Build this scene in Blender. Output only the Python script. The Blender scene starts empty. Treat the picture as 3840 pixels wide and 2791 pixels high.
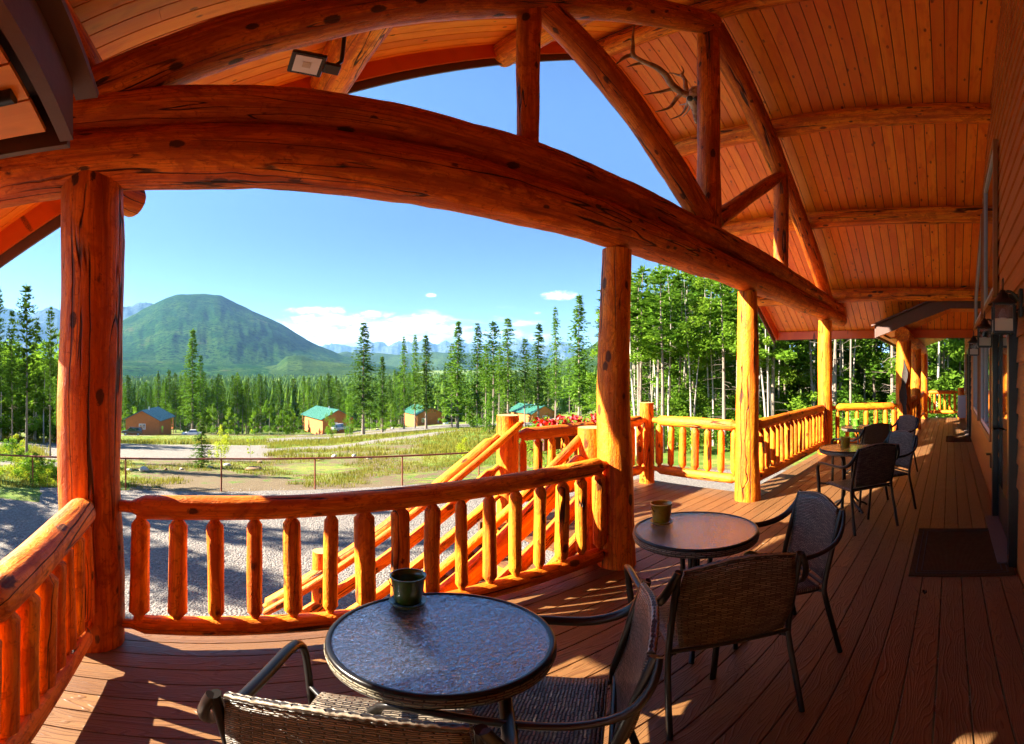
HAZE = 3.2e-5
EXPO = 2.78
SKYS = .05
import bpy, math, random
import numpy as np
from mathutils import Vector, Matrix, noise
PI = math.pi
R = random.Random(7)
sc = bpy.context.scene
COL = sc.collection

# ------------------------------------------------------------------ camera (a stitched 125 degree view, eye height 1.55 m)
F = 1766.0
CAMZ = 1.55
HOR = 1400.0
X0 = 790.0
def ray(px, py):
    az = (px - X0) / F; el = (HOR - py) / F
    return az, el
def at_y(px, py, y):
    """point seen at photo position px,py on the vertical plane y"""
    az, el = ray(px, py); r = y / math.cos(az)
    return Vector((r * math.sin(az), y, CAMZ + r * math.tan(el)))
def at_r(px, r):
    az = (px - X0) / F
    return r * math.sin(az), r * math.cos(az)

# ------------------------------------------------------------------ helpers
class MB:
    def __init__(s):
        s.v = []; s.f = []; s.g = []; s.m = []; s.sm = []; s.b = []; s.bid = 0.0
    def add(s, vs, fs, gs=None, mi=0, smooth=False):
        o = len(s.v)
        s.v.extend([tuple(p) for p in vs])
        s.g.extend([tuple(p) for p in (gs if gs is not None else vs)])
        s.b.extend([s.bid] * len(vs))
        for f in fs:
            s.f.append(tuple(i + o for i in f)); s.m.append(mi); s.sm.append(smooth)
    def box(s, c, size, rot=None, mi=0, along=0, off=None):
        """box; the grain coordinate runs along its local axis `along`"""
        hx, hy, hz = size[0] / 2, size[1] / 2, size[2] / 2
        loc = [Vector((x * hx, y * hy, z * hz)) for z in (-1, 1) for y in (-1, 1) for x in (-1, 1)]
        o = off if off is not None else Vector((R.random() * 30, R.random() * 30, R.random() * 30))
        idx = [(1, 2, 0), (0, 2, 1), (0, 1, 2)][along]
        gs = [(p[idx[0]] + o[0], p[idx[1]] + o[1], p[idx[2]] + o[2]) for p in loc]
        c = Vector(c)
        vs = [(rot @ p if rot is not None else p) + c for p in loc]
        s.add(vs, [(0, 2, 3, 1), (4, 5, 7, 6), (0, 1, 5, 4), (2, 6, 7, 3), (0, 4, 6, 2), (1, 3, 7, 5)], gs, mi)
    def plank(s, a, b, w, h, up=(0, 0, 1), mi=0):
        s.bid = R.random() * 100
        s.beam(a, b, w, h, mi, up, Vector((0, 0, 0))); s.bid = 0.0
    def beam(s, a, b, w, h, mi=0, up=(0, 0, 1), off=None):
        a = Vector(a); b = Vector(b); d = b - a; L = d.length; d.normalize()
        side = d.cross(Vector(up))
        if side.length < 1e-4: side = d.cross(Vector((1, 0, 0)))
        side.normalize(); u = side.cross(d)
        m = Matrix((d, side, u)).transposed()
        s.box((a + b) / 2, (L, w, h), m, mi, 0, off)
    def tube(s, pts, rad, seg=8, mi=0, caps=True, rn=0.0, off=None, close=False, capmi=None, flat=1.0):
        pts = [Vector(p) for p in pts]; n = len(pts)
        rads = [rad] * n if not hasattr(rad, '__len__') else list(rad)
        o = off if off is not None else Vector((R.random() * 30, R.random() * 30, R.random() * 30))
        vs = []; gs = []; sL = 0.0; nrm = None
        for i, p in enumerate(pts):
            if close: t = pts[(i + 1) % n] - pts[i - 1]
            else: t = pts[min(i + 1, n - 1)] - pts[max(i - 1, 0)]
            t.normalize()
            if nrm is None:
                nrm = t.cross(Vector((0, 0, 1)))
                if nrm.length < 0.05: nrm = Vector((1, 0, 0))
            nrm = (nrm - t * nrm.dot(t)).normalized(); bi = t.cross(nrm)
            if i: sL += (p - pts[i - 1]).length
            for k in range(seg):
                a = 2 * PI * k / seg; r = rads[i]
                if rn:
                    r *= 1 + rn * noise.noise(Vector((math.cos(a) * .9 + o.x, math.sin(a) * .9 + o.y, sL * 1.9 + o.z))) \
                           + rn * .45 * noise.noise(Vector((math.cos(a) * 2.3 + o.y, math.sin(a) * 2.3, sL * 7 + o.x)))
                vs.append(p + nrm * (math.cos(a) * r) + bi * (math.sin(a) * r * flat))
                gs.append((math.cos(a) * rads[i] + o.x, math.sin(a) * rads[i] + o.y, sL + o.z))
        fs = []
        for i in range(n if close else n - 1):
            j = (i + 1) % n
            for k in range(seg):
                l = (k + 1) % seg
                fs.append((i * seg + k, i * seg + l, j * seg + l, j * seg + k))
        s.add(vs, fs, gs, mi, True)
        if caps and not close:
            cm = mi if capmi is None else capmi
            for e, rev in ((0, True), (n - 1, False)):
                ring = vs[e * seg:(e + 1) * seg]
                if rev: ring = ring[::-1]
                g = [((q - pts[e]).length * math.cos(k) if 0 else (k % seg), 0, 0) for k, q in enumerate(ring)]
                loc = []
                for k, q in enumerate(ring):
                    a = 2 * PI * k / seg
                    loc.append((math.cos(a) * rads[e], math.sin(a) * rads[e], 0))
                s.add(ring, [tuple(range(seg))], loc, cm, False)
    def lathe(s, prof, c=(0, 0, 0), seg=24, mi=0, smooth=True):
        c = Vector(c); vs = []; n = len(prof)
        for r, z in prof:
            for k in range(seg):
                a = 2 * PI * k / seg
                vs.append(c + Vector((r * math.cos(a), r * math.sin(a), z)))
        fs = []
        for i in range(n - 1):
            for k in range(seg):
                l = (k + 1) % seg
                fs.append((i * seg + k, i * seg + l, (i + 1) * seg + l, (i + 1) * seg + k))
        s.add(vs, fs, None, mi, smooth)
    def build(s, name, mats, parent=None, bevel=0):
        me = bpy.data.meshes.new(name)
        o = Vector((0, 0, 0))
        if parent is not None:
            o = abs_loc(parent)
        me.from_pydata([(a - o.x, b - o.y, c - o.z) for a, b, c in s.v], [], s.f)
        if not isinstance(mats, (list, tuple)): mats = [mats]
        for m in mats: me.materials.append(m)
        me.polygons.foreach_set('material_index', s.m)
        me.polygons.foreach_set('use_smooth', s.sm)
        at = me.attributes.new('gc', 'FLOAT_VECTOR', 'POINT')
        at.data.foreach_set('vector', [c for g in s.g for c in g])
        ab = me.attributes.new('brd', 'FLOAT_VECTOR', 'POINT')
        ab.data.foreach_set('vector', [c for b in s.b for c in (b, 0, 0)])
        me.update()
        ob = bpy.data.objects.new(name, me); COL.objects.link(ob)
        if parent is not None: ob.parent = parent
        if bevel:
            md = ob.modifiers.new('b', 'BEVEL'); md.width = bevel; md.segments = 2; md.limit_method = 'ANGLE'
        return ob
def abs_loc(o):
    l = Vector(o.location); p = o.parent
    while p is not None: l += Vector(p.location); p = p.parent
    return l
def tag(o, label=None, cat=None, group=None, kind=None):
    if label: o['label'] = label
    if cat: o['category'] = cat
    if group: o['group'] = group
    if kind: o['kind'] = kind
    return o
def thing(name, loc, label, cat, group=None, rz=0):
    o = bpy.data.objects.new(name, None); COL.objects.link(o)
    o.location = loc; o.rotation_euler = (0, 0, rz); o.empty_display_size = .1
    return tag(o, label, cat, group)
def copy_tree(o, parent=None):
    c = o.copy(); COL.objects.link(c); c.parent = parent
    for ch in list(o.children): copy_tree(ch, c)
    return c
def path(pts, step=.12):
    """resample a polyline through a smooth curve"""
    pts = [Vector(p) for p in pts]; out = []
    n = len(pts)
    for i in range(n - 1):
        p0 = pts[max(i - 1, 0)]; p1 = pts[i]; p2 = pts[i + 1]; p3 = pts[min(i + 2, n - 1)]
        m = max(1, int((p2 - p1).length / step))
        for k in range(m):
            t = k / m
            out.append(.5 * ((2 * p1) + (p2 - p0) * t + (2 * p0 - 5 * p1 + 4 * p2 - p3) * t * t + (3 * p1 - p0 - 3 * p2 + p3) * t ** 3))
    out.append(pts[-1])
    return out
def log(mb, a, b, r0, r1=None, seg=18, rn=.10, ends=(0, 0), bow=0.0, step=.11, mi=0, capmi=1):
    """hand-peeled log: uneven radius, a slight bow, ends cut flat (0) or whittled to a tenon (length)"""
    r1 = r0 if r1 is None else r1
    a = Vector(a); b = Vector(b); L = (b - a).length; n = max(3, int(L / step))
    ts = [i / n for i in range(n + 1)]
    for e, s0 in ((ends[0], 0), (ends[1], 1)):
        if e:
            k = e / L
            ts += [k * .45, k * 1.0] if s0 == 0 else [1 - k * .45, 1 - k]
    ts = sorted(set(round(t, 5) for t in ts))
    pts = []; rads = []
    o = Vector((R.random() * 50, R.random() * 50, R.random() * 50))
    for t in ts:
        p = a.lerp(b, t)
        w = math.sin(PI * t)
        p = p + Vector((noise.noise(Vector((t * L * .5, 0, 0)) + o), noise.noise(Vector((0, t * L * .5, 0)) + o), noise.noise(Vector((0, 0, t * L * .5)) + o))) * (r0 * .22 * w) + Vector((0, 0, bow * w))
        r = r0 + (r1 - r0) * t
        r *= 1 + .05 * noise.noise(Vector((t * L * 1.3, 5, 5)) + o)
        if ends[0]: r *= min(1, .5 + .5 * max(0, t * L - ends[0] * .45) / (ends[0] * .55)) if t * L < ends[0] else 1
        if ends[1]:
            q = (1 - t) * L
            r *= min(1, .5 + .5 * max(0, q - ends[1] * .45) / (ends[1] * .55)) if q < ends[1] else 1
        pts.append(p); rads.append(r)
    mb.tube(pts, rads, seg, mi, True, rn, None, False, capmi)

# ------------------------------------------------------------------ materials
class NT:
    def __init__(s, m, out='ShaderNodeOutputMaterial'):
        s.t = m.node_tree; s.t.nodes.clear()
        s.out = s.t.nodes.new(out)
    def n(s, ty, **kw):
        nd = s.t.nodes.new(ty)
        for k, v in kw.items():
            if k == 'ins':
                for a, b in v.items():
                    if hasattr(b, 'bl_rna') and hasattr(b, 'is_output'): s.t.links.new(b, nd.inputs[a])
                    else: nd.inputs[a].default_value = b
            else: setattr(nd, k, v)
        return nd
    def math(s, op, a, b=0.0, c=None, clamp=False):
        d = {0: a, 1: b}
        if c is not None: d[2] = c
        nd = s.n('ShaderNodeMath', operation=op, ins=d); nd.use_clamp = clamp
        return nd.outputs[0]
    def mix(s, f, a, b, bt='MIX'):
        nd = s.n('ShaderNodeMix', data_type='RGBA', blend_type=bt, ins={0: f, 6: a, 7: b})
        return nd.outputs[2]
    def ramp(s, f, stops, interp='LINEAR'):
        nd = s.n('ShaderNodeValToRGB', ins={0: f}); cr = nd.color_ramp; cr.interpolation = interp
        while len(cr.elements) < len(stops): cr.elements.new(.5)
        for e, (p, c) in zip(cr.elements, stops):
            e.position = p; e.color = c if len(c) == 4 else (*c, 1)
        return nd.outputs[0]
    def sstep(s, x, a, b):
        nd = s.n('ShaderNodeMapRange', interpolation_type='SMOOTHSTEP', ins={0: x, 1: a, 2: b, 3: 0.0, 4: 1.0})
        return nd.outputs[0]
    def vscale(s, v, sc_):
        nd = s.n('ShaderNodeVectorMath', operation='MULTIPLY', ins={0: v, 1: sc_}); return nd.outputs[0]
    def noise(s, v, scale, detail=3, rough=.55, dist=0.0):
        nd = s.n('ShaderNodeTexNoise', ins={'Vector': v, 'Scale': scale, 'Detail': detail, 'Roughness': rough, 'Distortion': dist}); return nd.outputs[0]
    def attr(s, name):
        return s.n('ShaderNodeAttribute', attribute_name=name).outputs['Vector']
    def bump(s, h, dist, strength=1.0):
        return s.n('ShaderNodeBump', ins={'Height': h, 'Distance': dist, 'Strength': strength}).outputs[0]
    def pbr(s, col, rough=.5, normal=None, **kw):
        ins = {'Base Color': col, 'Roughness': rough}
        if normal is not None: ins['Normal'] = normal
        ins.update(kw)
        b = s.n('ShaderNodeBsdfPrincipled', ins=ins)
        s.t.links.new(b.outputs[0], s.out.inputs[0]); return b
def newmat(name):
    m = bpy.data.materials.new(name); m.use_nodes = True
    return m, NT(m)
def c4(r, g, b): return (r, g, b, 1)

def mat_log(name, ca, cb, cc, rough=.38, dark=(.022, .008, .004)):
    m, t = newmat(name); g = t.attr('gc')
    wig = t.n('ShaderNodeVectorMath', operation='ADD', ins={0: g, 1: t.n('ShaderNodeCombineXYZ', ins={0: t.math('MULTIPLY', t.math('SUBTRACT', t.noise(t.vscale(g, (3, 3, 2.4)), 1.0, 2), .5), .05), 1: 0.0, 2: 0.0}).outputs[0]}).outputs[0]
    f1 = t.noise(t.vscale(wig, (13, 13, .8)), 1.0, 5, .62, .3)
    col = t.ramp(f1, [(.26, c4(ca[0] * .45, ca[1] * .32, ca[2] * .4)), (.40, ca), (.52, cb), (.70, cc)])
    fine = t.noise(t.vscale(wig, (85, 85, 2.2)), 1.0, 3, .6)
    col = t.mix(t.math('MULTIPLY', t.sstep(fine, .46, .68), .5), col, c4(ca[0] * .5, ca[1] * .36, ca[2] * .4))
    # draw-knife facets and blotches of deeper stain
    bl = t.noise(t.vscale(g, (7, 7, 3.0)), 1.0, 4, .65, 1.0)
    col = t.mix(t.math('MULTIPLY', t.sstep(bl, .47, .60), .62), col, c4(cb[0] * .50, cb[1] * .34, cb[2] * .4))
    bk = t.noise(t.vscale(g, (19, 19, 13)), 1.0, 4, .7, 1.8)
    col = t.mix(t.math('MULTIPLY', t.sstep(bk, .54, .66), .55), col, c4(cb[0] * .34, cb[1] * .22, cb[2] * .3))
    # drying checks at two sizes
    chk = None
    for sx, sl, wd, g0, of in ((5.0, .22, .008, .44, 0.0), (10.5, .5, .010, .52, 9.0)):
        vv = t.n('ShaderNodeVectorMath', operation='ADD', ins={0: t.vscale(wig, (sx, sx, sl)), 1: (of, of, of)}).outputs[0]
        ck = t.noise(vv, 1.0, 2, .5, .25)
        line = t.math('SUBTRACT', 1.0, t.sstep(t.math('ABSOLUTE', t.math('SUBTRACT', ck, .5)), .001, wd))
        gate = t.sstep(t.noise(t.vscale(g, (2.2 + of * .3, 2.2, .7)), 1.0, 1, .5), g0, g0 + .06)
        q = t.math('MULTIPLY', line, gate); chk = q if chk is None else t.math('MAXIMUM', chk, q)
    col = t.mix(t.math('MULTIPLY', chk, .95), col, c4(*dark))
    # knots, irregular in size
    gk = t.n('ShaderNodeVectorMath', operation='ADD', ins={0: t.vscale(g, (7.5, 7.5, 4.0)), 1: t.n('ShaderNodeCombineXYZ', ins={0: t.math('MULTIPLY', bk, .22), 1: t.math('MULTIPLY', fine, .2), 2: t.math('MULTIPLY', bk, .25)}).outputs[0]}).outputs[0]
    vo = t.n('ShaderNodeTexVoronoi', ins={'Vector': gk, 'Scale': 1.0, 'Randomness': 1.0})
    sz = t.math('MULTIPLY', t.n('ShaderNodeSeparateColor', ins={0: vo.outputs['Color']}).outputs[0], .20)
    kn = t.math('SUBTRACT', 1.0, t.sstep(t.math('SUBTRACT', vo.outputs['Distance'], sz), -.02, .045))
    col = t.mix(t.math('MULTIPLY', kn, .85), col, c4(*dark))
    # long dark scars left under the bark
    scn = t.noise(t.vscale(wig, (10, 10, 1.1)), 1.0, 3, .6, .3)
    scar = t.math('MULTIPLY', t.sstep(scn, .64, .70), .92)
    col = t.mix(scar, col, c4(*dark))
    h = t.math('ADD', t.math('MULTIPLY', f1, .55), t.math('ADD', t.math('MULTIPLY', chk, -1.4), t.math('MULTIPLY', bl, .7)))
    h = t.math('ADD', h, t.math('ADD', t.math('MULTIPLY', fine, .2), t.math('MULTIPLY', bk, .45)))
    h = t.math('SUBTRACT', h, t.math('MULTIPLY', scar, .6))
    t.pbr(col, t.math('ADD', rough - .1, t.math('MULTIPLY', bk, .4)), t.bump(h, .016, .85), **{'Specular IOR Level': .28})
    return m
LOGA, LOGB, LOGC = (.66, .13, .005), (.86, .24, .008), (.95, .38, .018)
M = {}
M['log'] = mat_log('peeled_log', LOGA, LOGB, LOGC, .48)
M['logshade'] = mat_log('peeled_log_shaded', (.46, .085, .004), (.68, .15, .006), (.84, .25, .012), .5)  # darker peeled log: the shade on the truss beams is put into its colour
m, t = newmat('log_end'); g = t.attr('gc')
wv = t.n('ShaderNodeTexWave', wave_type='RINGS', rings_direction='Z', ins={'Vector': g, 'Scale': 22.0, 'Distortion': 1.5, 'Detail': 2.0})
t.pbr(t.mix(t.math('MULTIPLY', wv.outputs[1], .5), c4(.66, .36, .12), c4(.45, .19, .05)), .6)
M['end'] = m
# tongue-and-groove boards: gc = (across, thickness, along)
def mat_board(name, ca, cb, rough=.42, knots=True, kd=(.10, .022, .006)):
    m, t = newmat(name); g = t.attr('gc')
    rnd = t.n('ShaderNodeTexWhiteNoise', noise_dimensions='1D', ins={'W': t.n('ShaderNodeSeparateXYZ', ins={0: t.attr('brd')}).outputs[0]}).outputs[0]
    off = t.n('ShaderNodeCombineXYZ', ins={0: t.math('MULTIPLY', rnd, 40), 1: rnd, 2: t.math('MULTIPLY', rnd, 71)}).outputs[0]
    gg = t.n('ShaderNodeVectorMath', operation='ADD', ins={0: g, 1: off}).outputs[0]
    gr = t.noise(t.vscale(gg, (26, 1, .8)), 1.0, 4, .6, .8)
    col = t.mix(t.sstep(gr, .3, .7), c4(*ca), c4(*cb))
    col = t.mix(t.math('MULTIPLY', rnd, .75), col, c4(ca[0] * .74, ca[1] * .56, ca[2] * .45))
    bl = t.noise(t.vscale(gg, (4, 1, 1.6)), 1.0, 3, .6, 1.0)
    col = t.mix(t.math('MULTIPLY', t.sstep(bl, .48, .66), .6), col, c4(ca[0] * .75, ca[1] * .5, ca[2] * .4))
    if knots:
        vo = t.n('ShaderNodeTexVoronoi', ins={'Vector': t.vscale(gg, (8, 1, 4.6)), 'Scale': 1.0})
        kn = t.math('SUBTRACT', 1.0, t.sstep(vo.outputs['Distance'], .08, .16))
        kn = t.math('MULTIPLY', kn, t.math('GREATER_THAN', t.n('ShaderNodeSeparateColor', ins={0: vo.outputs['Color']}).outputs[0], .35))
        col = t.mix(t.math('MULTIPLY', kn, .9), col, c4(*kd))
        v2 = t.n('ShaderNodeTexVoronoi', ins={'Vector': t.vscale(gg, (11, 1, 4.4)), 'Scale': 1.0})
        k2 = t.math('SUBTRACT', 1.0, t.sstep(v2.outputs['Distance'], .1, .32))
        col = t.mix(t.math('MULTIPLY', k2, .16), col, c4(*kd))
    t.pbr(col, rough, t.bump(gr, .002, .5))
    return m
M['ceil'] = mat_board('pine_boards', (.92, .23, .010), (.98, .34, .020))
M['rake'] = mat_board('rake_board', (.70, .12, .008), (.80, .16, .012))
M['soffit'] = mat_board('soffit_boards', (.84, .30, .03), (.94, .42, .05))
# composite decking with an embossed cathedral grain
m, t = newmat('composite_deck'); g = t.attr('gc')
rnd = t.n('ShaderNodeTexWhiteNoise', noise_dimensions='1D', ins={'W': t.n('ShaderNodeSeparateXYZ', ins={0: t.attr('brd')}).outputs[0]}).outputs[0]
off = t.n('ShaderNodeCombineXYZ', ins={0: 0.0, 1: 0.0, 2: t.math('MULTIPLY', rnd, 90)}).outputs[0]
gg = t.n('ShaderNodeVectorMath', operation='ADD', ins={0: g, 1: off}).outputs[0]
lo = t.noise(t.vscale(gg, (9, 1, 1.8)), 1.0, 1, .5)
sx = t.n('ShaderNodeSeparateXYZ', ins={0: gg})
ph = t.math('ADD', t.math('MULTIPLY', lo, 13.0), t.math('MULTIPLY', t.math('ABSOLUTE', sx.outputs[0]), 60.0))
ring = t.math('SINE', t.math('MULTIPLY', ph, 6.2832))
gln = t.sstep(ring, .35, .95)
dn = t.noise(t.vscale(gg, (3, 1, 1)), 2.0, 4, .6)
base = t.mix(dn, c4(.145, .062, .019), c4(.235, .108, .034))
base = t.mix(t.math('MULTIPLY', rnd, .85), base, c4(.12, .05, .017))
wob_ = t.noise(t.n('ShaderNodeTexCoord').outputs['Object'], .9, 4, .65)
base = t.mix(t.math('MULTIPLY', t.sstep(wob_, .5, .75), .35), base, c4(.29, .155, .065))
col = t.mix(t.math('MULTIPLY', gln, .55), base, c4(.085, .028, .01))
t.pbr(col, .48, t.bump(t.math('ADD', t.math('MULTIPLY', gln, -1.0), t.math('MULTIPLY', dn, .3)), .003, .8))
M['deck'] = m
def simple(name, col, rough=.5, metal=0.0, var=.15, nscale=8.0, bump=.0, **kw):
    m, t = newmat(name)
    co = t.n('ShaderNodeTexCoord').outputs['Object']
    nz = t.noise(co, nscale, 4, .6)
    c = t.mix(nz, c4(*[x * (1 - var) for x in col]), c4(*[min(1, x * (1 + var)) for x in col]))
    nm = t.bump(nz, bump, .6) if bump else None
    t.pbr(c, rough, nm, Metallic=metal, **kw)
    return m
M['dark_fascia'] = simple('brown_fascia', (.10, .042, .028), .5, var=.25, bump=.004, nscale=14)
M['black'] = simple('black_metal', (.012, .012, .013), .35, .2)
M['frame'] = simple('bronze_frame', (.022, .019, .018), .28, .5)
M['blackdoor'] = simple('black_door', (.01, .01, .011), .4)
M['rust'] = simple('rusty_pipe', (.24, .06, .03), .7, .3, .4, 3.0)
M['greyframe'] = simple('vinyl_frame', (.42, .46, .50), .4)
M['tanframe'] = simple('window_casing', (.30, .13, .05), .5)
M['white'] = simple('white_paint', (.75, .75, .74), .35, var=.04)
M['tyre'] = simple('tyre_rubber', (.02, .02, .02), .8)
M['conc'] = simple('concrete', (.42, .40, .37), .85, var=.2)
m, t = newmat('dark_window'); t.pbr(c4(.015, .018, .02), .03, None, **{'IOR': 1.9, 'Specular IOR Level': .9}); M['pane'] = m
m, t = newmat('joist_brown'); t.pbr(c4(.09, .05, .03), .9); M['joist'] = m  # plain dark brown of the deck framing
# lap siding
m, t = newmat('red_brown_siding'); co = t.n('ShaderNodeTexCoord').outputs['Object']
gz = t.noise(t.vscale(co, (3.0, 1, 70)), 1.0, 3, .6, .6)
g2 = t.noise(co, 2.2, 3, .6)
col = t.mix(t.sstep(gz, .35, .7), c4(.44, .112, .020), c4(.56, .17, .032))
col = t.mix(t.math('MULTIPLY', g2, .35), col, c4(.30, .08, .02))
t.pbr(col, .45, t.bump(gz, .004, .7)); M['siding'] = m
# wicker: gc = (across, up, -)
def mat_wicker(name, c1, c2, mortar):
    m, t = newmat(name); g = t.attr('gc')
    wob = t.n('ShaderNodeCombineXYZ', ins={0: t.math('MULTIPLY', t.noise(g, 26, 2), .02), 1: t.math('MULTIPLY', t.noise(g, 33, 2), .008), 2: 0.0}).outputs[0]
    g2 = t.n('ShaderNodeVectorMath', operation='ADD', ins={0: g, 1: wob}).outputs[0]
    br = t.n('ShaderNodeTexBrick', offset=.5, ins={'Vector': g2, 'Color1': c4(*c1), 'Color2': c4(*c2), 'Mortar': c4(*mortar), 'Scale': 1.0,
             'Mortar Size': .0031, 'Mortar Smooth': .6, 'Bias': 0.0, 'Brick Width': .046, 'Row Height': .0098})
    nz = t.noise(t.vscale(g, (30, 220, 1)), 1.0, 2, .5)
    col = t.mix(t.math('MULTIPLY', nz, .5), br.outputs[0], c4(c1[0] * .4, c1[1] * .35, c1[2] * .3))
    h = t.math('ADD', t.math('SUBTRACT', 1.0, br.outputs[1]), t.math('MULTIPLY', t.noise(t.vscale(g, (40, 90, 1)), 1.0, 2), .7))
    t.pbr(col, .38, t.bump(h, .007, 1.0)); return m
M['wicker'] = mat_wicker('brown_wicker', (.11, .078, .055), (.40, .32, .235), (.012, .009, .007))
M['wickerpale'] = mat_wicker('pale_sunlit_wicker', (.30, .25, .17), (.42, .36, .25), (.03, .022, .015))  # paler wicker: holds the sunlight painted onto one chair, shared by the table bands
# pebbled table glass
m, t = newmat('pebbled_glass'); co = t.n('ShaderNodeTexCoord').outputs['Object']
vo = t.n('ShaderNodeTexNoise', ins={'Vector': t.vscale(co, (58, 105, 1)), 'Scale': 1.0, 'Detail': 1.0, 'Distortion': 1.2})
nm = t.bump(vo.outputs[0], .005, 1.0)
tr = t.n('ShaderNodeBsdfTransparent', ins={0: c4(1, 1, 1)})
gl = t.n('ShaderNodeBsdfGlossy', ins={0: c4(.85, .9, 1.0), 'Roughness': .11, 'Normal': nm})
di = t.n('ShaderNodeBsdfDiffuse', ins={0: c4(.42, .47, .60), 'Normal': nm})
fr = t.n('ShaderNodeFresnel', ins={'IOR': 1.5, 'Normal': nm})
tlc = t.n('ShaderNodeBsdfTranslucent', ins={0: c4(.95, .95, 1.0), 'Normal': nm})
mx0 = t.n('ShaderNodeMixShader', ins={0: .04, 1: tr.outputs[0], 2: di.outputs[0]})
mx = t.n('ShaderNodeMixShader', ins={0: .07, 1: mx0.outputs[0], 2: tlc.outputs[0]})
mx2 = t.n('ShaderNodeMixShader', ins={0: t.math('ADD', t.math('MULTIPLY', fr.outputs[0], 2.6), .03, clamp=True), 1: mx.outputs[0], 2: gl.outputs[0]})
t.t.links.new(mx2.outputs[0], t.out.inputs[0]); M['tglass'] = m
m, t = newmat('frosted_glass'); t.pbr(c4(.55, .47, .35), .3, None); M['frost'] = m
m, t = newmat('clear_glass')
tr = t.n('ShaderNodeBsdfTransparent', ins={0: c4(.6, .6, .58)}); gl = t.n('ShaderNodeBsdfGlossy', ins={0: c4(1, 1, 1), 'Roughness': .05})
mx = t.n('ShaderNodeMixShader', ins={0: .18, 1: tr.outputs[0], 2: gl.outputs[0]}); t.t.links.new(mx.outputs[0], t.out.inputs[0]); M['clear'] = m
M['sill'] = simple('door_sill', (.13, .085, .075), .6)
# ------------------------------------------------------------------ the porch
WALL = -.51            # wall face
PY = 2.36              # line of the log posts
NY = .95               # post line of the narrow porch
RX = 4.22              # ridge
def ceil_z(x): return 6.47 - (.64 * (x - RX) if x > RX else .58 * (RX - x))
EAVE_R, EAVE_L, RAKE = 10.4, -2.15, 4.02
NX0, NX1 = 9.3, 16.6   # narrow porch roof to the right
# deck boards
BW = .1375
mb = MB()
y = WALL + .02
rows = []
while y < 4.05:
    rows.append(y); y += BW
for y in rows:
    yc = y + BW / 2
    if yc < .98: x0, x1 = -3.6, 16.4
    elif yc < 2.50: x0, x1 = -.80, 9.0
    else: x0, x1 = 2.62, 5.42
    xs = [x0]
    while xs[-1] < x1 - 5.2: xs.append(xs[-1] + R.uniform(3.4, 4.88))
    xs.append(x1)
    for a, b in zip(xs[:-1], xs[1:]):
        mb.plank((a + .0015, yc, -.0127), (b - .0015, yc, -.0127), BW - .0065, .0254)
deck = mb.build('porch_deck', M['deck'], bevel=.0022)
tag(deck, kind='structure')
mb = MB()
for i in range(int((16.4 + 3.6) / .41)):
    x = -3.5 + i * .41
    y1 = 2.48 if -.8 < x < 9 else .98
    if 2.7 < x < 5.4: y1 = 4.0
    mb.beam((x, WALL, -.15), (x, y1, -.15), .04, .235)
for a, b in (((-.8, 2.5, -.17), (2.6, 2.5, -.17)), ((5.44, 2.5, -.17), (9.0, 2.5, -.17)), ((9.02, .98, -.17), (9.02, 2.5, -.17)), ((-.82, .98, -.17), (-.82, 2.5, -.17)),
             ((9.0, .985, -.17), (16.4, .985, -.17)), ((2.6, 4.06, -.17), (5.44, 4.06, -.17)), ((5.44, 2.5, -.17), (5.44, 4.06, -.17)), ((16.42, WALL, -.17), (16.42, .98, -.17))):
    mb.beam(a, b, .04, .29)
tag(mb.build('deck_framing', M['joist']), kind='structure')

# log posts
def post(x, y, z1, r, r1, label, z0=0.0, scar=False, cat='post', grp='log posts holding up the porch roof'):
    t = thing('log_post', (x, y, z0), label, cat, grp)
    mb = MB(); log(mb, (x, y, z0), (x, y, z1), r, r1, 22, .07, bow=0, step=.1)
    mb.build('post_shaft', [M['logshade' if x < 0 else 'log'], M['end']], t)
    if scar:
        s = MB(); n = 14; vs = []; fs = []
        dx, dy = -x, -y; L = math.hypot(dx, dy); dx /= L; dy /= L
        for i in range(n + 1):
            z = .52 + 1.32 * i / n; w = .062 * math.sin(PI * i / n) ** .7 * (1 + .3 * math.sin(i * 1.3)) + .002
            for q in (-1, 0, 1):
                dep = r + (.012 if q else -.001)
                ox = .02 * math.sin(i * .7) + q * w
                vs.append((x + dx * dep - dy * ox, y + dy * dep + dx * ox, z))
        for i in range(n):
            for q in (0, 1): fs.append((i * 3 + q, i * 3 + q + 1, i * 3 + q + 4, i * 3 + q + 3))
        s.add(vs, fs, None, 0, True); s.build('fire_scar', M['scar'], t)
    return t
m, t = newmat('charred_wood'); nz = t.noise(t.n('ShaderNodeTexCoord').outputs['Object'], 22, 4, .6)
t.pbr(t.mix(nz, c4(.008, .006, .005), c4(.05, .03, .02)), .7, t.bump(nz, .006, 1)); M['scar'] = m
post(-.61, PY + .02, 2.66, .168, .162, 'thick dark orange log post at the left end of the front railing')
post(2.755, PY, 2.52, .146, .114, 'log post beside the stair opening with the stair newel right behind it')
post(5.13, PY, 2.54, .150, .118, 'sunlit knobbly log post between the two porch tables, right side of the stair opening')
post(8.67, PY, 2.56, .145, .13, 'bright yellow log post at the far corner of the wide porch')
post(9.6, NY, 2.22, .16, .15, 'log post with a long black fire scar under the lower roof corner', scar=True)
post(12.9, NY, 2.22, .15, .15, 'log post of the narrow porch, just beyond the fire scarred one')
post(16.1, NY - .03, 2.22, .15, .15, 'farthest log post of the narrow porch, at its end rail')
post(-.70, .93, 2.26, .15, .15, 'log post of the left narrow porch, just outside the left picture edge')
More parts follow.
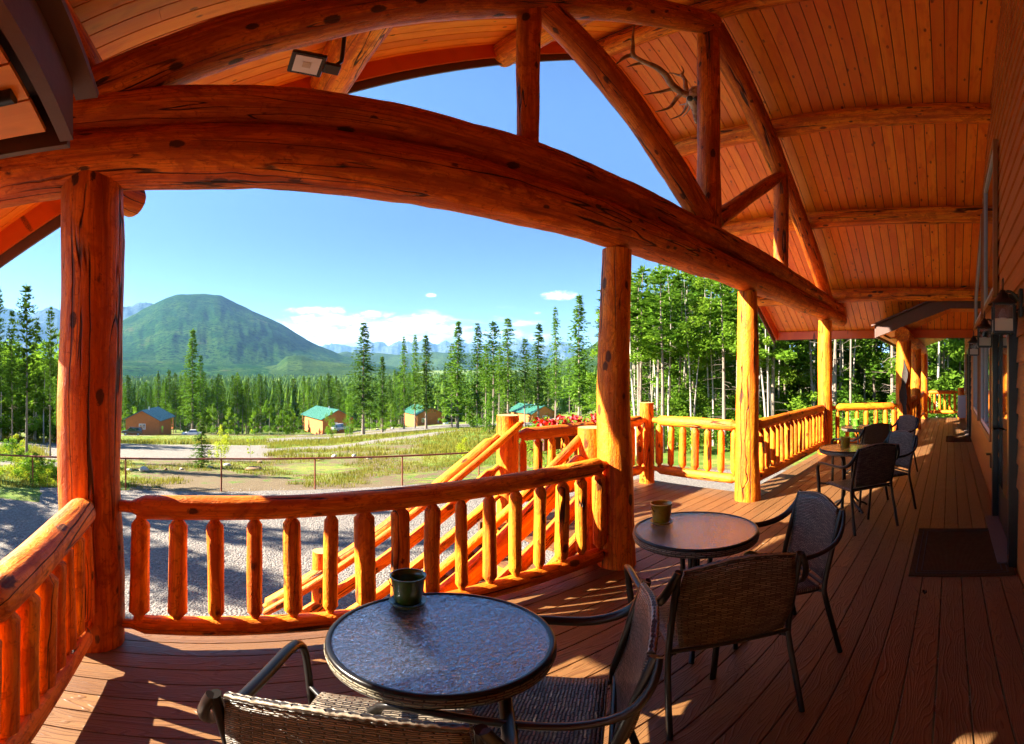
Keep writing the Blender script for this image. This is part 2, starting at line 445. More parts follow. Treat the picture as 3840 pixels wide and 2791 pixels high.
# the long double beam and the truss on it
t = thing('log_truss', (4.1, PY, 2.6), 'great log truss with king post, diagonals and long double bottom logs spanning the porch front', 'truss')
mb = MB(); log(mb, (-2.4, PY, 2.72), (10.0, PY, 2.70), .20, .135, 28, .11, step=.12); mb.build('lower_beam', [M['logshade'], M['end']], t)
mb = MB(); log(mb, (-2.2, PY, 3.02), (9.75, PY, 2.955), .165, .125, 24, .10, step=.12); mb.build('bottom_chord', [M['logshade'], M['end']], t)
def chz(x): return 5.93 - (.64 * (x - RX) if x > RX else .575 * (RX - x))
mb = MB(); log(mb, (RX - .02, PY, chz(RX)), (9.25, PY, chz(9.25)), .15, .12, 20, .09, step=.12); mb.build('top_chord', [M['logshade'], M['end']], t)
mb = MB(); log(mb, (RX - .05, PY, chz(RX) + .02), (-1.3, PY, chz(-1.3)), .165, .17, 20, .09, step=.12); mb.build('top_chord', [M['logshade'], M['end']], t)
mb = MB(); log(mb, (4.2, PY, 3.05), (4.19, PY, 5.98), .125, .115, 20, .10); mb.build('king_post', [M['logshade'], M['end']], t)
mb = MB(); log(mb, (1.88, PY, 3.05), (1.90, PY, chz(1.9)), .075, .085, 16, .07); mb.build('web_post', [M['logshade'], M['end']], t)
mb = MB(); log(mb, (6.27, PY, 3.0), (6.27, PY, chz(6.27)), .115, .10, 16, .09); mb.build('web_post', [M['logshade'], M['end']], t)
mb = MB(); log(mb, (2.0, PY, chz(2.0) - .05), (4.05, PY, 3.17), .115, .13, 18, .11); mb.build('diagonal_brace', [M['logshade'], M['end']], t)
mb = MB(); log(mb, (6.2, PY, chz(6.27) - .12), (4.32, PY, 3.2), .085, .10, 16, .09); mb.build('diagonal_brace', [M['logshade'], M['end']], t)
# short carrying log under the beam at the left post
mb = MB(); log(mb, (-.62, PY + .05, 2.60), (-.44, PY + .30, 2.58), .10, .10, 16, .05)
tag(mb.build('log_stub', [M['log'], M['end']]), 'short rounded log end poking out beside the top of the thick left post', 'log')

# main roof
t = thing('gable_roof', (RX, 1.0, 5.0), 'big gable porch roof lined with orange knotty pine boards', 'roof')
def slope(name, xa, xb):
    mb = MB(); ya = WALL + .002; w = .143
    y = ya
    d = Vector((xb - xa, 0, ceil_z(xb) - ceil_z(xa))).normalized(); n = Vector((-d.z, 0, d.x))
    if n.z < 0: n = -n
    while y < RAKE - .02:
        yc = y + w / 2
        za, zb = ceil_z(xa), ceil_z(xb)
        cuts = [0, R.uniform(.25, .75), 1] if R.random() < .6 else [0, 1]
        for k in range(len(cuts) - 1):
            p = Vector((xa, yc, za)).lerp(Vector((xb, yc, zb)), cuts[k]); q = Vector((xa, yc, za)).lerp(Vector((xb, yc, zb)), cuts[k + 1])
            mb.plank(p + n * .012 + d * .001, q + n * .012 - d * .001, w - .0105, .02, up=n)
        # a thin dark strip in the groove
        y += w
    mb.build(name, M['ceil'], t)
slope('board_ceiling', RX + .005, EAVE_R)
slope('board_ceiling', RX - .005, EAVE_L)
mb = MB()
for xa, xb in ((RX, EAVE_R + .1), (RX, EAVE_L - .1)):
    za, zb = ceil_z(RX), ceil_z(xb)
    vs = [(xa, WALL - .6, za + .03), (xb, WALL - .6, zb + .03), (xb, RAKE + .03, zb + .03), (xa, RAKE + .03, za + .03)]
    vs += [(a, b, c + .22) for a, b, c in vs]
    mb.add(vs, [(0, 1, 2, 3), (4, 7, 6, 5), (0, 4, 5, 1), (1, 5, 6, 2), (2, 6, 7, 3)], None, 0)
mb.build('roof_deck', M['dark_fascia'], t)
mb = MB(); md_ = MB()
for xb in (EAVE_R, EAVE_L):
    a = Vector((RX, RAKE - .02, ceil_z(RX) - .10)); b = Vector((xb, RAKE - .02, ceil_z(xb) - .10))
    mb.plank(a, b, .036, .20)
    o = Vector((0, .045, -.03)); md_.plank(a + o, b + o, .03, .34)
    s_ = 1 if xb > 0 else -1
    mb.plank((xb - s_ * .02, WALL + .01, ceil_z(xb) - .09), (xb - s_ * .02, RAKE - .04, ceil_z(xb) - .09), .036, .18)
    md_.plank((xb + s_ * .03, WALL + .01, ceil_z(xb) - .05), (xb + s_ * .03, RAKE + .06, ceil_z(xb) - .05), .03, .28)
mb.build('inner_fascia', M['rake'], t); md_.build('outer_fascia', M['dark_fascia'], t)
def plz(x): return 6.30 - (.64 * (x - RX) if x > RX else .58 * (RX - x))
for x, r in ((4.27, .14), (5.93, .155), (7.52, .15), (9.2, .14), (2.89, .17), (1.03, .185), (-.72, .16)):
    mb = MB(); log(mb, (x, WALL - .02, plz(x)), (x, RAKE + (.06 if x < 3.5 else -.06), plz(x)), r, r * .97, 20, .07, step=.11, bow=.0)
    mb.build('log_purlin', [M['log'], M['end']], t)

# lower roofs of the narrow porch, right and left
def narrow_roof(x0, x1, label):
    t = thing('lower_roof', (x0, 1.0, 2.4), label, 'roof')
    s = 1 if x1 > x0 else -1
    mb = MB()
    ye = 1.43 if s > 0 else 1.29; zo = 0 if s > 0 else .03
    def soff(y0, z0, y1, z1):
        L = math.hypot(y1 - y0, z1 - z0); n = int(L / .135); up = Vector((0, -(z1 - z0), (y1 - y0))).normalized()
        if up.z < 0: up = -up
        for i in range(n):
            f0 = (i + .5) / n; yc = y0 + (y1 - y0) * f0; zc = z0 + (z1 - z0) * f0
            mb.plank((x0 + s * .03, yc, zc + .012), (x1, yc, zc + .012), L / n - .008, .02, up=up)
    soff(ye, 2.285 + zo, 0.0, 2.84); soff(0, 2.84, WALL, 2.84)
    mb.build('soffit_boards', M['soffit'], t)
    mb = MB()   # gable end board with its slanting top
    for xa, dx, mi in ((x0, .04, 0), (x1, -.04, 0)):
        poly = [(ye + .04, 2.27 + zo), (0.0, 2.835), (WALL - .01, 2.835), (WALL - .01, 3.34), (ye + .04, 2.50 + zo)]
        vs = [(xa, y, z) for y, z in poly] + [(xa - s * dx, y, z) for y, z in poly]
        n = len(poly)
        mb.add(vs, [tuple(range(n)), tuple(range(2 * n - 1, n - 1, -1))] + [(i, (i + 1) % n, (i + 1) % n + n, i + n) for i in range(n)])
        mb.beam((xa - s * .06, ye + .13, 2.50 + zo), (xa - s * .06, WALL, 3.37), .07, .035)
    mb.beam((x0 - s * .02, ye + .06, 2.37 + zo), (x1, ye + .06, 2.37 + zo), .03, .22)
    mb.build('fascia', M['dark_fascia'], t)
    mb = MB()
    vs = [(x0, ye + .07, 2.49 + zo), (x1, ye + .07, 2.49 + zo), (x1, WALL, 3.35), (x0, WALL, 3.35)]; vs += [(a, b, c + .06) for a, b, c in vs]
    mb.add(vs, [(0, 1, 2, 3), (4, 7, 6, 5), (0, 4, 5, 1), (1, 5, 6, 2), (2, 6, 7, 3), (3, 7, 4, 0)])
    mb.build('roof_panel', M['dark_fascia'], t)
    mb = MB()
    for i in range(4 if s > 0 else 0):
        for k in ((0, .1) if s > 0 else (0,)):
            xx = x0 + s * (.22 + i * .24)
            mb.box((xx, ye - .10, 2.322 + zo), (.12 if s > 0 else .07, .05 if s > 0 else .10, .018))
    if s < 0: mb.tube([(-.50, 1.125, 2.372), (-.78, 1.125, 2.372)], .026, 10, flat=1.0)
    mb.build('soffit_vent', M['black'], t)
    return t
rt = narrow_roof(NX0, NX1, 'lower porch roof with dark brown end board, beyond the fire scarred post')
rl = narrow_roof(-.44, -4.2, 'dark fascia corner of the left lower roof, at the upper left picture edge')
for x in (11.2, 12.9, 14.6):
    c = MB(); c.lathe([(.085, 0), (.085, -.012), (.06, -.010)], (x, -.22, 2.838), 20); l = c.build('trim_ring', M['white'], rt)
    c = MB(); c.lathe([(.06, -.010), (.05, .0), (.0, .0)], (x, -.22, 2.833), 20); c.build('lamp_lens', M['frost'], l)
# log carrying the lower roof
for x0, x1, lab in ((9.25, 16.35, 'rough burled log under the lower roof, resting on the narrow porch posts'), (-1.3, -4.2, 'log under the left lower roof, above the picture edge')):
    mb = MB(); log(mb, (x0, NY, 2.33), (x1, NY, 2.33), .15, .15, 20, .16, step=.09)
    tag(mb.build('log_beam', [M['log'], M['log']]), lab, 'beam')

# railings
RAILG = 'log railings round the porch'
def railing(a, b, label, zt=.90, zb=.21, r=.072, nb=None, rb=.047, rbt=None, zt2=None, ends=.13):
    a = Vector((a[0], a[1], 0)); b = Vector((b[0], b[1], 0)); L = (b - a).length
    t = thing('log_railing', (a + b) / 2, label, 'railing', RAILG)
    mb = MB(); log(mb, a + Vector((0, 0, zt)), b + Vector((0, 0, zt)), r, r * .97, 18, .075, (ends, ends)); mb.build('top_rail', [M['log'], M['end']], t)
    mb = MB(); log(mb, a + Vector((0, 0, zb)), b + Vector((0, 0, zb)), r * .9, r * .92, 18, .07, (ends, ends)); mb.build('bottom_rail', [M['log'], M['end']], t)
    nb = nb or max(2, int(round((L - .1) / .193)))
    for i in range(nb):
        p = a.lerp(b, (i + .5) / nb)
        q = rb * R.uniform(.82, 1.14)
        mb = MB(); log(mb, p + Vector((0, 0, zb + r * .55)), p + Vector((R.uniform(-.01, .01), R.uniform(-.01, .01), zt - r * .55)), q, q * R.uniform(.84, 1.1), 12, .12, (.06, .06), step=.09)
        mb.build('baluster', [M['log'], M['end']], t)
    return t
railing((-.46, 2.36), (2.66, 2.36), 'dark front log railing right behind the nearest glass table', .855, .142, .064, 16, .048)
railing((-.60, 2.22), (-.57, .98), 'stout log railing at the left picture edge with a bright yellow top rail', .885, .19, .075, 8, .055)
railing((5.22, 2.48), (5.25, 3.83), 'short sunlit log railing standing across the stair landing end', .90, .22, .07, 7, .048)
railing((2.95, 3.90), (5.16, 3.92), 'landing log railing below the red petunias', .90, .22, .072, 11, .045)
railing((5.27, PY), (8.54, PY), 'long log railing running away between the two sunlit posts', .90, .22, .07, 17, .045)
railing((8.75, 2.24), (9.52, 1.06), 'short bright yellow log railing across the far corner of the wide porch', .89, .21, .068, 7, .045)
railing((9.75, NY), (12.76, NY), 'narrow porch log railing just past the fire scarred post', .90, .22, .07, 15, .045)
railing((13.04, NY), (15.96, NY - .02), 'narrow porch log railing at the far end beside the last post', .90, .22, .07, 15, .045)
railing((16.12, .80), (16.12, -.24), 'end log railing closing the far end of the porch', .90, .22, .068, 6, .045)

# newels of the landing
def newel(x, y, z0, z1, r, label):
    t = thing('newel_post', (x, y, z0), label, 'newel post', 'newel posts of the stair and porch end')
    mb = MB(); log(mb, (x, y, z0), (x, y, z1), r, r * .97, 20, .05); mb.build('post_shaft', [M['log'], M['end']], t)
newel(2.85, 3.90, -1.5, 1.12, .118, 'orange newel at the stair top, at the left end of the landing railing')
newel(2.70, 2.58, -1.5, 1.12, .112, 'orange newel at the top of the stairs, half hidden by the log post')
newel(5.25, 3.95, -1.5, 1.14, .107, 'sunlit newel at the outer landing corner where two railings meet')
newel(.93, 3.90, -1.55, -.04, .075, 'low newel partway down the stairs seen through the balusters')
newel(.93, 2.60, -1.55, -.10, .075, 'low newel on the near side of the stairs behind the front railing')
newel(16.12, -.36, 0, 1.05, .115, 'stub log post at the wall at the far end of the porch')
# stairs down to the left
SL = .655
def sz(x, z0): return z0 - SL * (2.75 - x)
t = thing('porch_stairs', (1.6, 3.2, -.75), 'brown plank stairs going down from the landing to the gravel', 'stairs')
mb_ = None
for i in range(7):
    x = 2.47 - i * .286; z = -.1875 * (i + 1)
    mb = MB(); mb.plank((x + .075, 2.62, z - .013), (x + .075, 3.84, z - .013), .138, .026); mb.plank((x - .07, 2.62, z - .013), (x - .07, 3.84, z - .013), .138, .026)
    mb.build('tread', M['deck'], t)
    mb = MB(); mb.plank((x + .13, 2.66, z - .105), (x + .13, 3.80, z - .105), .022, .155); mb.build('riser', M['deck'], t)
for y in (2.64, 3.82):
    mb = MB(); mb.beam((2.7, y, -.17), (.38, y, -1.62), .05, .19); mb.build('stringer', M['deck'], t)
for y, lab in ((3.88, 'far side stair railing of three slanting logs and a thin handrail'), (2.60, 'near side stair railing with a thick bright yellow slanting log')):
    t = thing('stair_railing', (1.6, y, 0), lab, 'stair railing', 'stair railings')
    for z0, r, nm in ((.93, .075 if y > 3 else .085, 'top_rail'), (.62, .06, 'middle_rail'), (.31, .058, 'middle_rail'), (.02, .06, 'bottom_rail')):
        mb = MB(); log(mb, (2.72, y, sz(2.72, z0)), (.45, y, sz(.45, z0)), r, r, 16, .08, (.14, .05)); mb.build(nm, [M['log'], M['end']], t)
    yy = y - .13 if y > 3 else y + .02
    mb = MB(); log(mb, (2.93 if y > 3 else 2.66, yy, 1.055 if y > 3 else 1.06), (.42, yy, sz(.42, .96) if y > 3 else sz(.42, 1.12)), .036, .036, 12, .05, (.05, .03)); mb.build('handrail', [M['log'], M['end']], t)

# lodge wall
t = thing('lodge_wall', (6, WALL, 0), 'red brown lap sided lodge wall along the right side of the porch', 'wall')
mb = MB()
def ztop(x):
    return ceil_z(x) + .05 if EAVE_L < x < EAVE_R else 0
ZN = 2.86
z = -.3; rowsz = []
while z < 6.5:
    h = .19 if z > .68 else .98 if z < .6 else .19
    rowsz.append((z, h)); z += h
for z, h in rowsz:
    zt = z + h
    if zt <= ZN + .1: xa, xb = -4.2, 16.6
    else:
        xa = RX - (6.5 - z) / .58; xb = RX + (6.5 - z) / .64
        if z < 3.4: xa, xb = max(xa, -2.3), min(xb, 10.5)
    yb, yt = WALL + .018, WALL
    vs = [(xa, yb, z), (xb, yb, z), (xb, yt, zt + .004), (xa, yt, zt + .004), (xa, yb - .04, z), (xb, yb - .04, z)]
    mb.add(vs, [(0, 1, 2, 3), (4, 5, 1, 0)])
mb.add([(-4.2, WALL - .03, -1.6), (16.6, WALL - .03, -1.6), (16.6, WALL - .03, 3.4), (-4.2, WALL - .03, 3.4)], [(0, 1, 2, 3)])
mb.add([(-4.2, WALL - .03, 2.8), (RX, WALL - .03, 6.6), (16.0, WALL - .03, -.9)], [(0, 2, 1)])
mb.build('lap_siding', M['siding'], t)
mb = MB(); mb.box((6.2, WALL - .2, -.9), (20.8, .3, 1.4)); mb.build('foundation', M['conc'], t)
def window(x0, x1, z0, z1, mull, fm='greyframe', z1b=None):
    y = WALL + .045
    z1b = z1b if z1b is not None else z1
    f = MB(); w = .07
    def bar(a, b, ww, dd, yy): f.beam((a[0], yy, a[1]), (b[0], yy, b[1]), dd, ww)
    bar((x0 - w / 2, z0 - .05), (x0 - w / 2, z1 + .05), w, .045, y); bar((x1 + w / 2, z0 - .05), (x1 + w / 2, z1b + .05), w, .045, y)
    bar((x0, z0 - w / 2), (x1, z0 - w / 2), w, .05, y + .003); bar((x0, z1 + w / 2), (x1, z1b + w / 2), w, .042, y + .001)
    win = f.build('window', M['tanframe'], t)
    g = MB(); wy = y - .006
    k = .065
    def bar2(a, b): g.beam((a[0], wy, a[1]), (b[0], wy, b[1]), .036, k)
    bar2((x0 + k / 2, z0), (x0 + k / 2, z1)); bar2((x1 - k / 2, z0), (x1 - k / 2, z1b)); bar2((x0 + k, z0 + k / 2), (x1 - k, z0 + k / 2))
    bar2((x0 + k, z1 - k / 2), (x1 - k, z1b - k / 2))
    for mx_ in mull: g.beam((mx_, wy + .002, z0 + k), (mx_, wy + .002, min(z1, z1b) - k), .036, .05)
    g.build('sash', M[fm], win)
    p = MB(); yy = y - .010; p.add([(x0, yy, z0), (x1, yy, z0), (x1, yy, z1b), (x0, yy, z1)], [(0, 1, 2, 3)]); p.build('pane', M['pane'], win)
window(5.35, 7.0, .83, 2.08, (6.2,), 'greyframe')
window(7.75, 9.3, .83, 2.08, (8.5,), 'greyframe')
window(14.0, 15.2, 1.0, 2.05, (), 'greyframe')
window(4.92, 6.35, 2.42, 4.15, (), 'greyframe', 4.15)
window(6.85, 8.75, 2.42, 3.9, (), 'greyframe', 2.95)
def door(x0, x1, z1):
    y = WALL + .03
    f = MB()
    f.beam((x0 - .05, y, 0), (x0 - .05, y, z1 + .1), .09, .10); f.beam((x1 + .05, y, 0), (x1 + .05, y, z1 + .1), .09, .10); f.beam((x0, y, z1 + .05), (x1, y, z1 + .05), .088, .10)
    d = f.build('door', M['frame'], t)
    p = MB(); p.box(((x0 + x1) / 2, WALL + .008, z1 / 2 + .01), (x1 - x0, .012, z1 - .02)); lf = p.build('door_leaf', M['blackdoor'], d)
    p = MB(); p.box(((x0 + x1) / 2, WALL + .017, z1 / 2 + .15), (x1 - x0 - .3, .008, z1 - .55)); p.build('door_pane', M['pane'], d)
    p = MB(); p.box(((x0 + x1) / 2, WALL + .075, .012), (x1 - x0 + .04, .15, .024)); p.build('threshold', M['sill'], d)
    p = MB(); p.tube([(x1 - .1, WALL + .02, .98), (x1 - .1, WALL + .08, .98), (x1 - .2, WALL + .085, .98)], .011, 8); p.build('door_handle', M['frame'], d)
door(3.6, 4.86, 2.05)
door(11.5, 12.5, 2.05)
# outlet cover, wall lanterns, utility box
def outlet():
    t = thing('outlet_cover', (5.55, WALL + .02, .50), 'small black outlet cover low on the wall', 'outlet')
    mb = MB(); mb.box((5.55, WALL + .03, .50), (.10, .03, .16)); b = mb.build('cover', M['black'], t, .006)
    mb = MB(); mb.beam((5.49, WALL + .06, .585), (5.61, WALL + .06, .585), .06, .008); mb.build('flip_lid', M['black'], t)
outlet()
t = thing('utility_box', (15.5, WALL + .14, .45), 'pale grey utility box on the wall at the far end of the porch', 'utility box')
mb = MB(); mb.box((15.45, WALL + .13, .46), (.5, .24, .72)); mb.build('box_body', M['greyframe'], t, .01)
mb = MB(); mb.box((15.45, WALL + .26, .46), (.44, .014, .66)); mb.build('box_door', M['greyframe'], t, .004)
lan = thing('wall_lantern', (0, 0, 0), 'black carriage lantern nearest the right picture edge, before the door', 'wall lantern', 'wall lanterns beside the porch door')
mb = MB()
mb.box((0, .012, .10), (.10, .024, .20)); mb.build('backplate', M['black'], lan, .004)
mb = MB(); mb.tube(path([(0, .02, .12), (0, .06, .17), (0, .10, .185), (0, .135, .16)], .02), .011, 8); mb.tube(path([(0, .02, .06), (0, .045, .05), (0, .055, .075), (0, .04, .085)], .012), .006, 6); mb.build('arm', M['black'], lan)
mb = MB(); W_ = .068
for sx in (-1, 1):
    for sy in (-1, 1): mb.beam((sx * W_, .135 + sy * W_, -.11), (sx * W_, .135 + sy * W_, .09), .012, .012)
for zz in (-.108, .0, .088):
    if zz == 0: continue
    for sg in (-1, 1):
        mb.beam((-W_, .135 + sg * W_, zz), (W_, .135 + sg * W_, zz), .013, .016); mb.beam((sg * W_, .135 - W_, zz), (sg * W_, .135 + W_, zz), .013, .016)
mb.build('cage', M['black'], lan)
mb = MB(); mb.lathe([(.106, .09), (.085, .105), (.045, .14), (.04, .165), (.028, .172), (.02, .19), (.0, .20)], (0, .135, 0), 4 * 5); mb.build('cap', M['black'], lan)
mb = MB(); a0 = [(math.cos(i / 14 * 2 * PI) * .045 , .135, .235 + math.sin(i / 14 * 2 * PI) * .045) for i in range(14)]; mb.tube(a0, .0035, 6, close=True); mb.build('ring', M['black'], lan)
mb = MB()
for sg in (-1, 1):
    mb.box((0, .135 + sg * (W_ - .003), -.06), (W_ * 1.85, .003, .09)); mb.box((sg * (W_ - .003), .135, -.06), (.003, W_ * 1.85, .09))
mb.build('frosted_pane', M['frost'], lan)
mb = MB()
for sg in (-1, 1):
    mb.box((0, .135 + sg * (W_ - .003), .035), (W_ * 1.85, .003, .09)); mb.box((sg * (W_ - .003), .135, .035), (.003, W_ * 1.85, .09))
mb.build('clear_pane', M['clear'], lan)
mb = MB(); mb.lathe([(0, -.03), (.022, -.015), (.028, .01), (.02, .035), (.012, .06), (0, .062)], (0, .135, 0), 14); mb.build('bulb', M['white'], lan)
l2 = copy_tree(lan); l2['label'] = 'black carriage lantern between the door and the first window'
l3 = copy_tree(lan); l3['label'] = 'black carriage lantern farthest along the wall, between the two windows'
for o, x in ((lan, 3.25), (l2, 4.99), (l3, 7.33)): o.location = (x, WALL + .012, 1.94)
# flood light on the left purlin
t = thing('flood_light', (.72, 2.95, 3.9), 'square dark flood light hanging under the ceiling beside the left log purlin', 'flood light')
def fl():
    c = at_y(1150, 243, 2.75)
    n = Vector((-.15, -.45, -.88)).normalized(); u = Vector((1, .0, -.12)); u = (u - n * u.dot(n)).normalized(); v = n.cross(u)
    m3 = Matrix((u, v, n)).transposed()
    t.location = c
    mb = MB(); mb.box(c - n * .03, (.21, .18, .05), m3); mb.box(c - n * .05, (.16, .14, .05), m3); mb.build('housing', M['frame'], t, .01)
    mb = MB(); mb.box(c - n * .001, (.155, .135, .008), m3); g = mb.build('lens', M['white'], t)
    mb = MB(); mb.box(c + n * .004, (.05, .045, .006), m3); mb.build('led_chip', M['frost'], g)
    e = c + u * .155 - n * .025
    mb = MB(); mb.box(e, (.10, .08, .045), m3); mb.build('driver_box', M['frame'], t, .006)
    top = Vector((e.x + .10, e.y + .0, ceil_z(e.x + .1) - .02))
    mb = MB(); mb.tube(path([e, e + Vector((.06, 0, .08)), top], .05), .014, 8); mb.build('conduit', M['black'], t)
fl()
# ------------------------------------------------------------------ furniture
def wicker_sheet(mb, fn, nu, nv, wu, wv, th=.016, mi=0):
    """woven panel: fn(u,v) -> point, u,v in 0..1; real thickness"""
    vs = []; gs = []
    for side in (0, 1):
        for j in range(nv + 1):
            for i in range(nu + 1):
                u, v = i / nu, j / nv
                p = fn(u, v); du = fn(min(1, u + .02), v) - fn(max(0, u - .02), v); dv = fn(u, min(1, v + .02)) - fn(u, max(0, v - .02))
                n = du.cross(dv).normalized()
                vs.append(p + n * (th / 2 if side else -th / 2)); gs.append((u * wu, v * wv, 0))
    N = (nu + 1) * (nv + 1); fs = []
    for j in range(nv):
        for i in range(nu):
            a = j * (nu + 1) + i; b = a + 1; c = a + nu + 2; d = a + nu + 1
            fs.append((a, d, c, b)); fs.append((a + N, b + N, c + N, d + N))
    rim = [i for i in range(nu + 1)] + [j * (nu + 1) + nu for j in range(1, nv + 1)] + [nv * (nu + 1) + i for i in range(nu - 1, -1, -1)] + [j * (nu + 1) for j in range(nv - 1, 0, -1)]
    for k in range(len(rim)):
        a, b = rim[k], rim[(k + 1) % len(rim)]
        fs.append((a, b, b + N, a + N))
    mb.add(vs, fs, gs, mi, True)
def make_chair(pale=False):
    t = thing('patio_chair', (0, 0, 0), '', 'patio chair', 'wicker patio chairs at the tables')
    wm = M['wickerpale' if pale else 'wicker']
    def back(u, v):
        s = 2 * u - 1; w = .205 + .02 * math.sin(PI * v * .9)
        top = .84 + .032 * math.cos(s * PI / 2) ** 1.2
        z = .47 + (top - .47) * v
        return Vector((-s * w, -.235 - .105 * (z - .45) / .43 - .015 * math.cos(s * 1.4) - .008 * math.sin(v * 5), z))
    mb = MB(); wicker_sheet(mb, back, 14, 12, .44, .44, .018); mb.build('backrest', wm, t)
    mb = MB(); pts = [back(i / 16, 1.0) + Vector((0, 0, .004)) for i in range(17)]
    rr = []
    P = path(pts, .006)
    mb.tube(P, [.0115 + .0009 * math.sin(i * 2.1) for i in range(len(P))], 8); mb.build('rolled_top', wm, t)
    def seat(u, v):
        s = 2 * u - 1
        return Vector((s * .222, -.215 + .48 * v, .425 - .012 * math.cos(s * 1.5) * math.sin(PI * v) - .03 * max(0, v - .86) ** 1.2 / .14))
    mb = MB(); wicker_sheet(mb, seat, 10, 12, .43, .44, .022); mb.build('seat', wm, t)
    for s in (-1, 1):
        mb = MB(); P = path([(s * .232, -.335, .85), (s * .236, -.29, .70), (s * .238, -.235, .47), (s * .242, -.235, .38), (s * .25, -.27, .2), (s * .255, -.31, .0)], .04)
        mb.tube(P, .0125, 8, flat=1.2); mb.build('leg', M['frame'], t)
        mb = MB(); P = path([(s * .236, -.342, .85), (s * .262, -.325, .78), (s * .285, -.27, .70), (s * .292, -.16, .655), (s * .296, .0, .645), (s * .298, .19, .64), (s * .294, .275, .615), (s * .286, .302, .55), (s * .272, .302, .40), (s * .262, .315, .2), (s * .258, .33, .0)], .03)
        mb.tube(P, [.0085 + .004 * min(1, i / 4) for i in range(len(P))], 10, flat=1.5); mb.build('arm', M['frame'], t)
    mb = MB()
    for s in (-1, 1):
        mb.tube([(s * .215, -.22, .418), (s * .215, .21, .418)], .010, 6); mb.tube([(s * .21, -.05, .418), (s * .278, -.05, .418)], .008, 6) if 0 else None
        mb.tube([(s * .215, .24, .41), (s * .275, .302, .41)], .009, 6); mb.tube([(s * .215, -.21, .415), (s * .24, -.235, .415)], .009, 6)
    mb.tube([(-.215, .245, .400), (.215, .245, .400)], .010, 6); mb.tube([(-.238, -.238, .445), (.238, -.238, .445)], .010, 6)
    mb.build('seat_frame', M['frame'], t)
    return t
ch0 = make_chair(); ch_sunlit = make_chair(True)
def put_chair(bx, by, tx, ty, label, src=ch0, use=[False, False]):
    """bx,by centre of the top of the back; the chair faces tx,ty"""
    i = 0 if src is ch0 else 1
    o = copy_tree(src) if use[i] else src
    use[i] = True
    d = Vector((tx, ty)).normalized()
    o.location = (bx + d.x * .345, by + d.y * .345, 0); o.rotation_euler = (0, 0, math.atan2(-d.x, d.y)); o['label'] = label
    return o
put_chair(.20, .735, .52, .85, 'wicker chair seen from behind at the bottom edge, pulled up to the nearest glass table')
put_chair(1.01, .735, -.64, .77, 'wicker chair on the right side of the nearest glass table, seen from its side')
put_chair(1.473, .69, .65, .76, 'wicker chair with its back to the viewer before the second table')
put_chair(2.449, .69, -.70, .71, 'bluish lit wicker chair on the far right of the table with the yellow bucket')
put_chair(4.376, .666, .68, .73, 'dark silhouetted wicker chair at the third table, in front of the other far chairs')
put_chair(5.42, .54, -.70, .71, 'blue-grey lit chair just right of the dark silhouetted one')
put_chair(6.18, .95, .62, .78, 'sunlit wicker chair back behind the third table, before the green bucket table', ch_sunlit)  # sun on this chair comes from its paler wicker colour
put_chair(7.5, .66, -.68, .73, 'small brown chair back farthest along the porch, near the fire scarred post')

def make_table():
    t = thing('patio_table', (0, 0, 0), '', 'patio table', 'round glass topped patio tables')
    Rt = .325; H = .71
    mb = MB(); mb.lathe([(0, H - .003), (Rt - .014, H - .003), (Rt - .014, H + .003), (0, H + .003)], seg=48, smooth=False); mb.build('glass_top', M['tglass'], t)
    mb = MB(); mb.lathe([(Rt - .017, H - .006), (Rt - .017, H + .004), (Rt - .008, H + .007), (Rt, H + .004), (Rt + .002, H - .006), (Rt - .017, H - .006)], seg=56); mb.build('rim', M['frame'], t)
    mb = MB(); vs = []; gs = []; fs = []; n = 56
    prof = [(Rt - .002, H - .004), (Rt + .004, H - .02), (Rt - .002, H - .042), (Rt - .02, H - .048), (Rt - .022, H - .008)]
    for r, z in prof:
        for k in range(n + 1):
            a = 2 * PI * k / n; vs.append((r * math.cos(a), r * math.sin(a), z)); gs.append((a * Rt, z - r, 0))
    for i in range(len(prof) - 1):
        for k in range(n): fs.append((i * (n + 1) + k, (i + 1) * (n + 1) + k, (i + 1) * (n + 1) + k + 1, i * (n + 1) + k + 1))
    mb.add(vs, fs, gs, 0, True); mb.build('wicker_band', M['wickerpale'], t)
    for k in range(4):
        a = PI / 2 * k + .35; c, s = math.cos(a), math.sin(a)
        prof = [(.30, .685), (.20, .682), (.13, .66), (.085, .60), (.07, .50), (.07, .22), (.085, .13), (.14, .07), (.22, .035), (.26, .005)]
        mb = MB(); P = path([(r * c, r * s, z) for r, z in prof], .03); mb.tube(P, .0135, 8); mb.build('leg', M['frame'], t)
    mb = MB(); mb.lathe([(.0, .30), (.078, .30), (.078, .27), (0, .27)], seg=20); mb.build('leg_brace', M['frame'], t)
    return t
tb0 = make_table()
for i, (x, y, rz, lab) in enumerate(((.628, 1.183, .25, 'nearest round glass table, with the dark green bucket on it'), (2.093, 1.254, .1, 'round glass table with the ochre yellow bucket, left of the middle chairs'),
                        (5.13, 1.13, .5, 'third glass table, small in the distance, with a golden bucket'), (7.18, 1.36, .2, 'farthest glass table, with the bright green bucket'))):
    o = tb0 if i == 0 else copy_tree(tb0)
    o.location = (x, y, 0); o.rotation_euler = (0, 0, rz); o['label'] = lab
